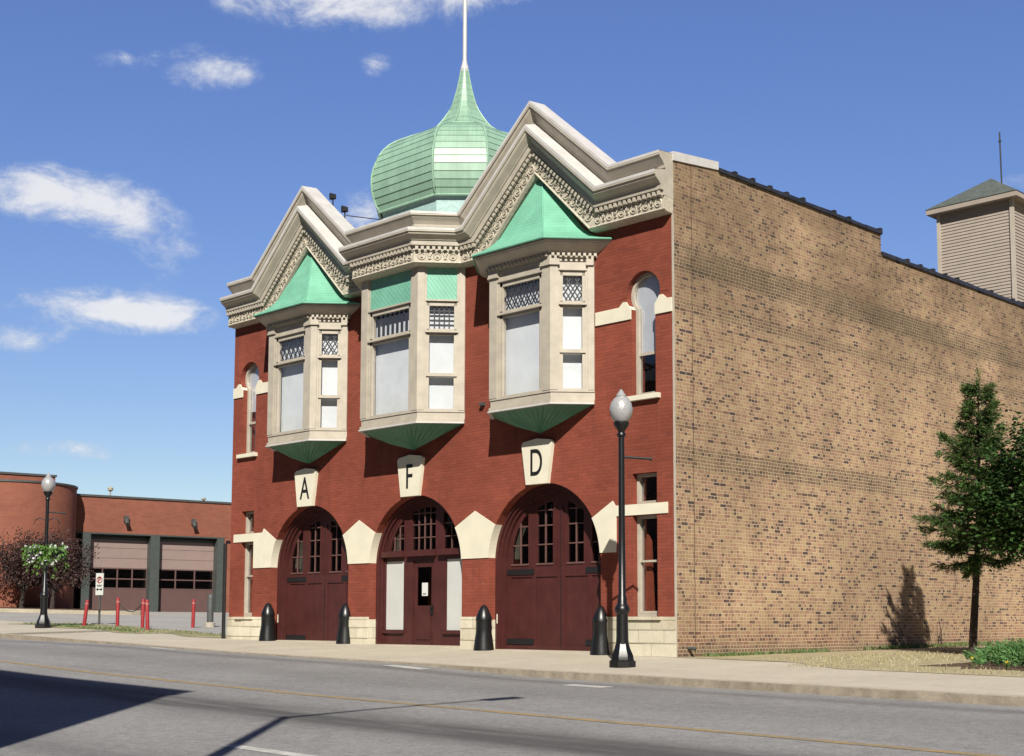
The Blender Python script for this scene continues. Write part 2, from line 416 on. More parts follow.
def copy_tree(o, parent=None):
    c = o.copy(); COL.objects.link(c)
    if parent: c.parent = parent
    for ch in list(o.children): copy_tree(ch, c)
    return c


def interp(x, tab):
    if x <= tab[0][0]: return tab[0][1]
    for (a, u), (b, v) in zip(tab, tab[1:]):
        if x <= b: return u+(v-u)*(x-a)/(b-a)
    return tab[-1][1]


# ------------------------------------------------------------------ ground (gentle slope up to the left)
TB = [(-400, 2.6), (-80, 1.6), (-46, 1.12), (-40, .98), (-22, .42), (-15, .19), (0, 0), (10, -.125), (40, -.45), (400, -3)]     # along the building line
TE = [(-400, 2.4), (-80, 1.5), (-45, .98), (-20.5, .27), (-15, .14), (-10, 0), (-7.5, -.05), (-3, -.12), (0, -.165), (8, -.26), (40, -.6), (400, -3.2)]  # kerb top
TD = [(-400, .12), (-24, .12), (-19, .11), (-15, .05), (-13, .02), (-3.5, .02), (-.2, .115), (400, .13)]                          # kerb drop
TR = [(-400, 2.3), (-80, 1.35), (-45, .85), (-20, .16), (-9.7, -.13), (-5.8, -.25), (0, -.375), (4.7, -.44), (10, -.51), (40, -.9), (400, -3.5)]  # road centre
YE, YC = -3.6, -8.6


def gB(x): return interp(x, TB)


def gS(x, y):                       # pavement
    return interp(x, TB)+(interp(x, TE)-interp(x, TB))*(-y/3.6)


def gR(x, y):                       # carriageway
    a = interp(x, TE)-interp(x, TD); b = interp(x, TR)
    if y > YC: return a+(b-a)*((YE-y)/(YE-YC))
    return b-.02*(YC-y)


def gfun(x, y):                     # any place behind the kerb
    return gS(x, y) if y < 0 else gB(x)


def xs(a, b, step=1.):
    n = max(1, int(round((b-a)/step))); return [a+(b-a)*i/n for i in range(n+1)]


def sheet(name, X, Y, zf, ma, label_kind='structure', jag=None):
    mb = MB(); nx = len(X)
    for j, y in enumerate(Y):
        for i, x in enumerate(X):
            yy = y+(jag(x, j) if jag else 0); mb.v.append((x, yy, zf(x, yy)))
    for j in range(len(Y)-1):
        for i in range(nx-1):
            a = j*nx+i; mb.f.append([a, a+1, a+nx+1, a+nx]); mb.sm.append(True)
    o = mb.build(name, ma); tag(o, kind=label_kind); return o


def groundmat(name, c1, c2, scale=.5, rough=.9, grain=.18, bump=.4, bscale=70):
    ma = bpy.data.materials.new(name); ma.use_nodes = True; MATS[name] = ma
    t = NT(ma.node_tree); p = t.n['Principled BSDF']
    oc = t.new('ShaderNodeTexCoord').outputs['Object']
    c = t.mix(t.smooth(t.noise(oc, scale, 6, .65), .3, .7), sc(c1), sc(c2))
    g = t.smooth(t.noise(oc, bscale, 3, .7), .2, .8, 1-grain, 1+grain); g2 = t.smooth(t.noise(oc, 9, 4, .65), .25, .75, 1-grain*.5, 1+grain*.4)
    g = t.m('MULTIPLY', g, g2)
    c = t.mix(1., c, t.comb(g, g, g), 'MULTIPLY')
    p.inputs['Roughness'].default_value = rough; p.inputs['Specular IOR Level'].default_value = .25
    b = t.new('ShaderNodeBump'); b.inputs['Strength'].default_value = bump; b.inputs['Distance'].default_value = .01
    t.l.new(t.noise(oc, bscale, 3, .7), b.inputs['Height']); t.l.new(b.outputs[0], p.inputs['Normal'])
    return ma, t, p, c, oc


def asphalt():
    ma, t, p, c, oc = groundmat('worn asphalt', (.29, .283, .278), (.35, .342, .337), .3, .85, .34, .6, 38)
    x, y, z = t.sep(oc)
    # wheel-polished and oil-darkened lanes running along the street
    wy = t.m('ADD', y, t.m('MULTIPLY', t.m('SUBTRACT', t.noise(t.comb(t.m('MULTIPLY', x, .12), 0., 0.), 1., 2), .5), .5))
    lane = None
    for yc, hw, k in [(-10.5, .7, .95), (-4.35, .3, .45), (-6.1, .9, .22), (-14.2, .6, .4), (-8.15, .14, .15)]:
        d = t.m('DIVIDE', t.m('SUBTRACT', wy, yc), hw)
        g = t.m('MULTIPLY', t.m('POWER', 2.718, t.m('MULTIPLY', t.m('MULTIPLY', d, d), -1)), k)
        lane = g if lane is None else t.m('ADD', lane, g)
    st = t.noise(t.comb(t.m('MULTIPLY', x, .18), t.m('MULTIPLY', y, 1.6), 0.), 1.0, 5, .65)
    lane = t.m('MULTIPLY', lane, t.smooth(st, .25, .65, .35, 1.15))
    lane = t.m('MINIMUM', lane, .85)
    c = t.mix(lane, c, (.055, .053, .052))
    st2 = t.noise(t.comb(t.m('MULTIPLY', x, .9), t.m('MULTIPLY', y, 3.5), 5.), 1.0, 4, .7)
    c = t.mix(t.m('MULTIPLY', t.smooth(st2, .7, .76), .5), c, (.05, .05, .05))      # patches and tar spots
    vc = t.new('ShaderNodeTexVoronoi', feature='DISTANCE_TO_EDGE'); vc.inputs['Scale'].default_value = .22
    wv = t.new('ShaderNodeVectorMath', operation='ADD'); t.l.new(oc, wv.inputs[0])
    nn = t.new('ShaderNodeTexNoise'); nn.inputs['Scale'].default_value = 1.2; t.l.new(oc, nn.inputs['Vector']); t.l.new(nn.outputs[1], wv.inputs[1])
    t.l.new(wv.outputs[0], vc.inputs['Vector'])
    c = t.mix(t.m('MULTIPLY', t.m('LESS_THAN', vc.outputs['Distance'], .004), .12), c, (.06, .06, .06))
    t.l.new(c, p.inputs['Base Color']); return ma


def concrete():
    ma, t, p, c, oc = groundmat('pavement concrete', (.57, .51, .415), (.65, .585, .475), .6, .9, .12, .35, 60)
    x, y, z = t.sep(oc)
    fx = t.m('FRACT', t.m('DIVIDE', x, 1.55)); fy = t.m('FRACT', t.m('DIVIDE', t.m('ADD', y, 10), 1.8))
    jn = t.m('MAXIMUM', t.m('LESS_THAN', fx, .013), t.m('LESS_THAN', fy, .011))
    c = t.mix(t.m('MULTIPLY', jn, .35), c, (.2, .17, .125))
    c = t.mix(t.smooth(t.noise(oc, 1.1, 5, .7), .55, .75, 0, .35), c, (.24, .205, .155))
    t.l.new(c, p.inputs['Base Color']); return ma


M_ASPH = asphalt(); M_CONC = concrete()


def simple_ground(*a, **k):
    ma, t, p, c, oc = groundmat(*a, **k); t.l.new(c, p.inputs['Base Color']); return ma


M_KERB = simple_ground('kerb concrete', (.44, .39, .30), (.56, .495, .39), 1.5, grain=.2)
M_DRIVE = simple_ground('pale drive asphalt', (.40, .385, .36), (.47, .455, .43), .4)
M_LAWN = simple_ground('dry lawn', (.42, .36, .22), (.52, .45, .29), 2.2, grain=.3, bscale=90)
M_VERGE = simple_ground('verge turf', (.27, .26, .12), (.50, .43, .26), 1.4, grain=.3, bscale=90)
M_DIRT = simple_ground('bare ground', (.22, .19, .12), (.28, .25, .16), .1, grain=.2)
M_MULCH = simple_ground('brown mulch', (.10, .06, .04), (.15, .095, .065), 4., grain=.4)
M_YEL = simple_ground('worn yellow paint', (.46, .325, .15), (.31, .255, .18), 3.5, grain=.25)
M_WLINE = simple_ground('worn white paint', (.72, .70, .66), (.50, .49, .47), 4., grain=.2)

XB = sorted(set([-400, -200, -120]+[round(v, 3) for v in xs(-80, 40, 1.)]+[80, 200, 400]))
ground = sheet('ground', [-2500, -400, -200, -120, -80, -60, -46, -40, -30, -22, -15, -7, 0, 10, 40, 120, 400, 2500], [-2500, -400, -60, -30, -10, 0, 20, 60, 400, 2500],
               lambda x, y: gB(max(-400, min(400, x)))-.35-(1.0 if y < -5 else 0.), M_DIRT)
road = sheet('road', XB, [-16.0, -14, -12, -10, YC, -7.4, -6.2, -5, YE], gR, M_ASPH)
pav = sheet('pavement', [v for v in XB if -21 <= v], [YE, -2.4, -1.2, 0.0, .35], gfun, M_CONC)
pav2 = sheet('side_pavement', [v for v in XB if v <= -20], [YE, -2.4, -1.2, 0, .3], gfun, M_CONC)
M_KERBF = simple_ground('stained kerb face', (.30, .255, .195), (.44, .38, .30), 2.5, grain=.3)
kb = MB(); kf = MB()
for a, b in zip(XB, XB[1:]):
    kf.face([(a, YE, gR(a, YE)-.05), (b, YE, gR(b, YE)-.05), (b, YE, gS(b, YE)+.004), (a, YE, gS(a, YE)+.004)])
    kb.face([(a, YE, gS(a, YE)+.004), (b, YE, gS(b, YE)+.004), (b, YE+.17, gS(b, YE+.17)+.004), (a, YE+.17, gS(a, YE+.17)+.004)])
tag(kb.build('kerb', M_KERB), kind='structure'); tag(kf.build('kerb_face', M_KERBF), kind='structure')
far_pav = sheet('far_pavement', XB, [-19.4, -16.0], lambda x, y: gR(x, -16)+.13, M_CONC)
kb = MB()
for a, b in zip(XB, XB[1:]):
    kb.face([(b, -16, gR(b, -16)-.05), (a, -16, gR(a, -16)-.05), (a, -16, gR(a, -16)+.13), (b, -16, gR(b, -16)+.13)])
tag(kb.build('far_kerb', M_KERB), kind='structure')
# painted lines
sheet('yellow_line', xs(-60, 40, 1.), [YC-.085, YC+.085], lambda x, y: gR(x, y)+.004, M_YEL)
mb = MB()


def ground_patch(mb, x0, x1, y0, y1, zf, dz=.004):
    X = xs(x0, x1, .5)
    for a, b in zip(X, X[1:]):
        mb.face([(a, y0, zf(a, y0)+dz), (b, y0, zf(b, y0)+dz), (b, y1, zf(b, y1)+dz), (a, y1, zf(a, y1)+dz)])


for (x0, x1, y0, y1) in [(-3.5, -2.45, -4.2, -3.93), (1.45, 2.3, -4.72, -4.42), (-12.2, -11.2, -3.95, -3.8), (4.75, 7.6, -12.97, -12.80), (14, 17, -12.95, -12.83), (-5, -2.2, -12.95, -12.83)]:
    ground_patch(mb, x0, x1, y0, y1, gR)
tag(mb.build('white_lane_marks', M_WLINE), kind='structure')
# ground right of the old firehouse
lawn = sheet('lawn', xs(0, 40, .8), [-.85, -.4, 0, .6, 2, 5, 10, 30], lambda x, y: gS(x, min(y, 0))+.006+(.012*max(y, 0) if x > .2 else .006*max(y, 0)), M_LAWN,
             jag=lambda x, j: (.95 if x < 2.5 else (.45 if x < 3.5 else 0))*(1 if j == 0 else (.55 if j == 1 else 0)))


def gL(x, y): return gS(x, min(y, 0))+.006+.012*max(y, 0)


mulch = sheet('mulch_bed', xs(4.7, 9.5, .3), [.0, .6, 2, 4, 6.0], lambda x, y: gL(x, y)+.006, M_MULCH,
              jag=lambda x, j: .35*math.sin(x*2.3+j)+(.9 if j == 0 and x < 5.6 else 0))
# drive and verge left of it
drive = sheet('drive', xs(-60, -15.2, 1.), [.02, 0, 1, 3, 8, 16, 30, 45], lambda x, y: gB(x)-.02 if y >= 0 else gS(x, y)-.015, M_DRIVE)
verge = sheet('verge', xs(-26.5, -15.3, .4), [-.62, -.2, .3, .9, 1.6], lambda x, y: gfun(x, y)+.008, M_VERGE,
              jag=lambda x, j: .25*math.sin(x*1.7+j)+(.9 if (x > -18.3 and j == 0) else 0)+(x+20)*-.05*(1 if j == 4 else 0))

# ==================================================================  THE OLD FIREHOUSE
house = thing('brick_firehouse', 'old red brick firehouse with green onion dome, three arched doors and bay windows', 'firehouse')
XA, XC, XD, RA, ZS = -11.52, -7.52, -3.48, 1.6, 1.92


def arc(cx, r, zs, n=28, a0=0., a1=180.):
    return [(cx+r*math.cos(R(a0+(a1-a0)*i/n)), zs+r*math.sin(R(a0+(a1-a0)*i/n))) for i in range(n+1)]


def keyhole(cx, grow=0., z0=5.05, hw=.30, rc=.42, zc=7.08, n=22):
    hw += grow; rc += grow; z0 -= grow
    a = math.degrees(math.acos(hw/rc))
    return [(cx-hw, z0), (cx+hw, z0)]+arc(cx, rc, zc, n, -a, 180+a)


# facade wall with arched doorways and windows
out = [(-15, -.3)]
for cx in (XA, XC, XD): out += [(cx-RA, -.3)]+arc(cx, RA, ZS)[::-1]+[(cx+RA, -.3)]
out += [(-.035, -.3), (-.035, 9.5), (XD+2.15, 9.5), (XD, 11.35), (XD-2.15, 9.5), (XA+2.15, 9.5), (XA, 11.35), (XA-2.15, 9.5), (-15, 9.5)]
KEY = (-14.25, -.75)
LOW = ((-14.5, -13.93), (-1.05, -.44))
holes = [keyhole(k) for k in KEY]
for a, b in LOW:
    holes += [[(a, .76), (b, .76), (b, 2.715), (a, 2.715)], [(a, 2.935), (b, 2.935), (b, 3.53), (a, 3.53)]]
plate('facade_wall', out, holes, 0, .4, M_RED, house)
# corner strip, long side wall with stepped parapet, rear and left walls
mb = MB(); mb.box(-.032, .003, -.004, .026, -.3, 8.5); mb.build('corner_strip', M_TRIM, house)
mb = MB()
side = [(.03, -.3), (27, -.3), (27, 9.2), (7.75, 9.2), (7.75, 9.7), (.03, 9.7)]
n_ = len(side)
v = [(0, y, z) for y, z in side]+[(-.034, y, z) if y < .41 else (-.34, y, z) for y, z in side]
mb.solid(v, [list(range(n_)), list(range(2*n_-1, n_-1, -1))]+[(i, i+n_, (i+1) % n_+n_, (i+1) % n_) for i in range(n_)])
mb.build('side_wall', M_TAN, house)
mb = MB(); mb.box(-15, -14.66, .41, 27, -.3, 9.2); mb.box(-14.65, -.35, 26.66, 27, -.3, 9.1); mb.build('rear_wall', M_TAN, house)
mb = MB(); mb.box(-14.65, -.345, .42, 26.65, 8.65, 8.8); mb.build('flat_roof', M_ROOF, house)
mb = MB(); mb.box(-15, -.35, .4, .62, 8.8, 9.6); mb.prism([(XD-2.1, 9.6), (XD+2.1, 9.6), (XD, 11.3)], .41, .5); mb.prism([(XA-2.1, 9.6), (XA+2.1, 9.6), (XA, 11.3)], .41, .5); mb.build('parapet_back', M_TRIM, house)
# coping: white metal at the front, dark tiles behind
mb = MB()
mb.hexa([(-.36, .0, 9.55), (.03, .0, 9.55), (.03, 1.45, 9.702), (-.36, 1.45, 9.702)], [(-.36, .0, 9.73), (.03, .0, 9.73), (.03, 1.45, 9.87), (-.36, 1.45, 9.87)])
mb.build('metal_coping', M_TRIM2, house)
mb = MB()
rnd = random.Random(3)
y = 1.47; low_run = False
while y < 26.8:
    top = 9.7 if y < 7.7 else 9.2
    if top < 9.5 and not low_run: low_run = True; mb.build('tile_coping', M_TILE, house); mb = MB()
    L_ = min(.62, (7.78-y) if y < 7.7 else 27-y)
    if L_ < .08: y = max(y+.01, 7.79); continue
    h = .05+rnd.uniform(0, .025)
    mb.hexa([(-.38, y, top-.03), (.045, y, top-.03), (.045, y+L_-.012, top-.03), (-.38, y+L_-.012, top-.03)],
            [(-.2, y, top+h+.03), (.03, y, top+h), (.03, y+L_-.012, top+h+rnd.uniform(-.008, .012)), (-.2, y+L_-.012, top+h+.03)])
    if rnd.random() < .8: mb.box(-.3, .05, y+L_-.12, y+L_-.02, top-.02, top+h+.045)
    y += L_
mb.build('tile_coping', M_TILE, house)
# limestone base, one piece per pier
rnd = random.Random(11)
for a, b in [(-15.03, XA-RA), (XA+RA, XC-RA), (XC+RA, XD-RA), (XD+RA, .0)]:
    mb = MB(); z = [-.3, .25, .5, .695]
    mb.box(a-.006, b+.006 if b < -.1 else b, -.028, .2 if -14 < a and b < -.1 else -.001, -.3, .70)
    for i in range(3):
        x = a
        while x < b-.02:
            L_ = min(rnd.uniform(.45, .8), b-x)
            if b-(x+L_) < .2: L_ = b-x
            d = rnd.uniform(.034, .052); mb.box(x+.004, x+L_-.004, -d, -.027, z[i]+.004, z[i+1]-.004)
            x += L_
    mb.box(a, b, -.04, -.002, .7, .76)
    mb.build('stone_base', M_STONE, house)
for a, b in LOW:
    mb = MB(); mb.box(a-.12, b+.12, -.09, .1, .70, .762); mb.build('stone_sill', M_STONE, house)


# cream pier blocks that follow the arches
def arcpts(cx, side, z0=2.02, z1=2.72, r=RA-.004, n=8):
    a0 = math.asin((z0-ZS)/r); a1 = math.asin((z1-ZS)/r)
    return [(cx+side*r*math.cos(a0+(a1-a0)*i/n), ZS+r*math.sin(a0+(a1-a0)*i/n)) for i in range(n+1)]


def block(name, poly, y0=-.022, y1=.19, ma=None):
    mb = MB(); mb.prism(poly, y0, y1); return mb.build(name, ma or M_CREAM, house)


for c1, c2 in ((XA, XC), (XC, XD)):
    block('cream_pier_block', arcpts(c2, -1)+[((c1+c2)/2, 3.05)]+arcpts(c1, 1)[::-1])
block('cream_pier_block', [(XD+RA+.42, 2.02), (XD+RA+.42, 2.72), (-.17, 2.72), (-.17, 2.93), (XD+RA+.40, 2.93), (XD+RA+.33, 3.03)]+arcpts(XD, 1)[::-1])
block('cream_pier_block', arcpts(XA, -1)+[(XA-RA-.33, 3.03), (XA-RA-.40, 2.93), (-14.83, 2.93), (-14.83, 2.72), (-13.9, 2.72), (-13.9, 2.02)])
# cream band broken round the keyhole windows
for k in KEY:
    for s, lim in ((-1, -1.98 if k > -5 else -14.99), (1, -.033 if k > -5 else -12.98)):
        e = [(k+s*.303, 6.59), (k+s*.303, 6.79), (k+s*.36, 6.865), (k+s*.405, 6.93), (k+s*.412, 6.95), (k+s*.50, 6.955), (k+s*.60, 6.865), (lim, 6.86), (lim, 6.59)]
        if abs(lim-k) < .66: e = e[:6]+[(lim, 6.93), (lim, 6.59)]
        block('cream_belt_band', e if s < 0 else e[::-1], -.03, .18)
for k in KEY:
    mb = MB(); mb.box(k-.42, k+.42, -.1, .12, 4.95, 5.045); mb.build('window_sill', M_CREAM, house)
# thin raised brick hoods over arches and keyholes
for cx in (XA, XC, XD):
    mb = MB(); mb.strip(arc(cx, RA+.23, ZS, 28, 31, 149), arc(cx, RA+.004, ZS, 28, 31, 149), -.004, .01); mb.build('brick_arch_ring', M_RED, house)
for k in KEY:
    mb = MB(); mb.strip(arc(k, .64, 7.08, 20, -6, 186), arc(k, .424, 7.08, 20, -6, 186), -.006, .01); mb.build('brick_arch_ring', M_RED, house)
# keystones
for cx, ch in ((XA, 'A'), (XC, 'F'), (XD, 'D')):
    xk = cx-.09
    mb = MB()
    mb.prism([(xk-.31, 3.5), (xk+.31, 3.5), (xk+.44, 4.35), (xk+.38, 4.40), (xk, 4.45), (xk-.38, 4.40), (xk-.44, 4.35)], -.09, .02)
    ks = mb.build('keystone', M_CREAM, house)
    text_mesh('letter', ch, M_SIGNK, ks, (xk, -.092, 3.68), .55, .72 if ch != 'D' else .66, .012, .004)


# ---------------------------------------------------------------- keyhole and low windows
def frame_ring(mb, outer, inner, y0, y1):
    mb.strip(outer+[outer[0]], inner+[inner[0]], y0, y1)


for k in KEY:
    mb = MB(); frame_ring(mb, keyhole(k, -.004), keyhole(k, -.07), .13, .24)
    mb.box(k-.232, k+.232, .15, .21, 5.86, 5.92)
    wf = mb.build('keyhole_window', M_TRIM, house)
    mb = MB(); mb.prism(keyhole(k, -.066), .19, .195); mb.build('glass', M_GLASS, wf)
    sh = [p for p in keyhole(k, -.03)]
    sh = [(x, max(z, 5.9 if k > -5 else 6.2)) for x, z in sh]
    mb = MB(); mb.prism(sh, .225, .235); mb.build('shade', M_SHADE, wf)
for a, b in LOW:
    for z0, z1, mid in ((.76, 2.715, 1.83), (2.935, 3.53, None)):
        mb = MB()
        q = lambda g: [(a+g, z0+g), (b-g, z0+g), (b-g, z1-g), (a+g, z1-g)]
        frame_ring(mb, q(.004), q(.06), .13, .26)
        if mid: mb.box(a+.058, b-.058, .15, .2, mid-.02, mid+.02); mb.box(a+.058, b-.058, .13, .22, z0+.055, z0+.11)
        wf = mb.build('sash_window', M_TRIM, house)
        mb = MB(); mb.prism(q(.055), .21, .214); mb.build('glass', M_GLASS, wf)
        if mid:
            mb = MB(); mb.prism([(a+.05, z0+.1), (a+.05+.22, z0+.1), (a+.05+.16, z1-.5), (a+.05+.05, z1-.3)], .30, .34); mb.build('curtain', mat('rust curtain', (.40, .09, .04), .8, .2, 8.), wf)

# ---------------------------------------------------------------- arched doors
ZB = .02


def arch_frame(cx):
    mb = MB()
    def ring(ro, ri, y0, y1):
        A = [(cx+ro, ZB)]+arc(cx, ro, ZS)+[(cx-ro, ZB)]; B = [(cx+ri, ZB)]+arc(cx, ri, ZS)+[(cx-ri, ZB)]
        mb.strip(A, B, y0, y1)
    ring(RA+.02, RA-.06, .2, .46); ring(RA-.055, RA-.11, .27, .46); ring(RA-.105, RA-.16, .34, .46)
    return mb.build('arch_frame', M_MAR, house)


def half_disc(cx, r, z0):
    return [(cx-r, z0), (cx+r, z0)]+arc(cx, r, ZS)


for cx in (XA, XD):
    arch_frame(cx)
    r_ = RA-.14
    wins = []
    for x0, x1 in ((-1.30, -.82), (-.55, -.10), (.33, .77), (1.0, 1.36)):
        top = [(cx+x, ZS+math.sqrt(max(.01, 1.27**2-x*x))) for x in xs(x0, x1, .06)][::-1] if abs(x0) < 1.27 and abs(x1) < 1.27 else [(cx+x, ZS+max(.25, math.sqrt(max(.02, 1.34**2-x*x)))) for x in xs(x0, x1, .06)][::-1]
        wins.append([(cx+x0, 1.88), (cx+x1, 1.88)]+top)
    d = plate('wagon_door', half_disc(cx, r_+.02, ZB+.03), wins, .42, .47, M_MAR, house)
    mb = MB()
    # stiles, rails and the meeting edge
    for x in (-1.42, -.68, .03, .155, .9):
        w_ = .11 if abs(x) > .3 else .12
        mb.box(cx+x, cx+x+w_, .398, .421, .10, 1.66)
    for z0, z1 in ((.06, .17), (1.60, 1.80)): mb.box(cx-1.43, cx+1.43, .395, .4205, z0, z1)
    for x in (-.04, .14): mb.box(cx+x, cx+x+.05, .397, .421, 1.8, 3.05)
    mb.build('door_stile', M_MAR, d)
    mb = MB(); mb.box(cx+.142, cx+.153, .392, .4, .06, 3.0); mb.build('meeting_edge', M_IRON, d)
    mb = MB(); mb.prism(half_disc(cx, r_-.02, 1.8), .455, .459); mb.build('glass', M_GLDK, d)
    mb = MB()
    for wn_ in wins:
        x0, x1 = wn_[0][0], wn_[1][0]; zt = max(z for _, z in wn_); xm = (x0+x1)/2
        mb.box(xm-.014, xm+.014, .43, .452, 1.88, zt-.01)
        for z in (2.28, 2.68, 3.0):
            if z < zt-.1: mb.box(x0+.01, x1-.01, .431, .451, z-.013, z+.013)
        mb.box(x0-.02, x1+.02, .40, .43, 1.85, 1.885)
    mb.build('muntin', M_MUNT, d)
    for x0, x1 in ((-1.42, -.62), (.85, 1.42)):
        for z in (.24, 1.71):
            mb = MB(); mb.box(cx+x0, cx+x1, .378, .396, z-.06, z+.06); mb.build('strap_hinge', M_IRON, d)
    mb = MB(); mb.box(cx-1.535, cx-1.52, .18, .2, .62, .82); mb.build('latch', M_CREAM, d)
# centre entrance
arch_frame(XC)
cx = XC
YD = .36
ent = plate('entrance_screen', half_disc(cx, RA-.14, ZB+.02), [
    [(-8.95, .46), (-8.30, .46), (-8.30, 2.06), (-8.95, 2.06)], [(-6.82, .46), (-6.12, .46), (-6.12, 2.06), (-6.82, 2.06)],
    [(-7.98, .05), (-7.24, .05), (-7.24, 2.06), (-7.98, 2.06)],
    [(x, 2.30) for x in (-8.86, -8.30)]+[(x, ZS+math.sqrt(1.36**2-(x-cx)**2)) for x in xs(-8.84, -8.30, .06)][::-1],
    [(-8.02, 2.30), (-7.20, 2.30)]+[(x, ZS+math.sqrt(1.36**2-(x-cx)**2)) for x in xs(-8.02, -7.20, .06)][::-1],
    [(-6.93, 2.30), (-6.2, 2.30)]+[(x, ZS+math.sqrt(1.36**2-(x-cx)**2)) for x in xs(-6.93, -6.2, .06)][::-1]], YD, .46, M_MAR, house)
for x0, x1 in ((-9.0, -8.24), (-8.08, -7.14), (-7.0, -6.04)): mb = MB(); mb.box(x0, x1, YD-.12, YD-.001, 2.15, 2.28); mb.build('transom_bar', M_MAR, ent)
for x0, x1 in ((-9.0, -8.26), (-6.88, -6.06)): mb = MB(); mb.box(x0, x1, YD-.06, YD-.001, .38, .45); mb.build('panel_ledge', M_MAR, ent)
for x0, x1 in ((-8.95, -8.30), (-6.82, -6.12)):
    mb = MB(); mb.box(x0+.004, x1-.004, YD+.02, YD+.05, .464, 2.056); mb.build('white_side_panel', M_WHITE, ent)
door = plate('entrance_door', [(-7.976, .06), (-7.244, .06), (-7.244, 2.056), (-7.976, 2.056)], [[(-7.86, 1.02), (-7.36, 1.02), (-7.36, 1.9), (-7.86, 1.9)]], YD+.03, YD+.075, M_MAR, ent)
mb = MB(); mb.box(-7.86, -7.36, YD+.05, YD+.054, 1.02, 1.9); mb.build('door_glass', M_GLDK, ent)
mb = MB(); mb.box(-7.70, -7.50, YD+.04, YD+.044, 1.24, 1.54); mb.build('paper_notice', M_PAPER, ent)
mb = MB(); mb.box(-7.665, -7.555, YD+.037, YD+.0395, 1.275, 1.295); mb.build('print_line', M_SIGNK, ent)
mb = MB(); mb.box(-7.84, -7.62, .6, .63, .95, 1.55); mb.box(-7.58, -7.40, .62, .65, .95, 1.24); mb.build('wood_display', M_WOOD, ent)
mb = MB(); mb.box(-7.34, -7.29, YD-.01, YD+.03, .82, 1.02); mb.tube([(-7.315, YD-.05, .95), (-7.315, YD+.03, .95)], .025, 8); mb.build('door_handle', M_IRON, ent)
mb = MB(); mb.box(-7.85, -7.37, YD+.012, YD+.031, .25, .85); mb.box(-7.9, -7.32, YD+.006, YD+.012, .12, .2); mb.build('door_panel', M_MAR, ent)
mb = MB(); mb.prism(half_disc(cx, RA-.2, 2.29), .41, .414); mb.build('fanlight_glass', M_GLDK, ent)
mb = MB()
for x0, x1, k in ((-8.86, -8.30, 3), (-8.02, -7.20, 4), (-6.93, -6.2, 3)):
    for i in range(1, k): 
        x = x0+(x1-x0)*i/k; zt = ZS+math.sqrt(max(.05, 1.36**2-(x-cx)**2)); mb.box(x-.011, x+.011, .385, .408, 2.3, zt-.005)
    for z in (2.58, 2.88, 3.14):
        hw = math.sqrt(max(.0, 1.36**2-(z-ZS)**2)); a_, b_ = max(x0, cx-hw), min(x1, cx+hw)
        if b_-a_ > .15: mb.box(a_, b_, .386, .407, z-.011, z+.011)
mb.build('fanlight_muntin', M_MUNT, ent)
mb = MB()
for c_ in (XA, XC, XD): mb.box(c_-RA, c_+RA, -.06, .5, -.1, gB(c_)+.028)
mb.build('door_sill', M_CONC, house)


# ---------------------------------------------------------------- bay windows
class Face:
    """a vertical bay face from P0 to P1 (plan), s along, n outward"""
    def __init__(s, P0, P1, m0, m1):
        s.a = Vector((*P0, 0)); d = Vector((*P1, 0))-s.a; s.L = d.length; s.d = d/s.L; s.n = Vector((s.d.y, -s.d.x, 0)); s.m0 = m0; s.m1 = m1
    def p(s, q, n, z): return s.a+s.d*q+s.n*n+Vector((0, 0, z))
    def box(s, mb, s0, s1, n0, n1, z0, z1):
        """s0 / s1 None = run to the mitred end"""
        pts = []
        for z in (z0, z1):
            for n, e in ((n1, 0), (n1, 1), (n0, 1), (n0, 0)):
                q = (s1 if s1 is not None else s.L+n*s.m1) if e else (s0 if s0 is not None else -n*s.m0)
                pts.append(s.p(q, n, z))
        mb.hexa(pts[:4], pts[4:])


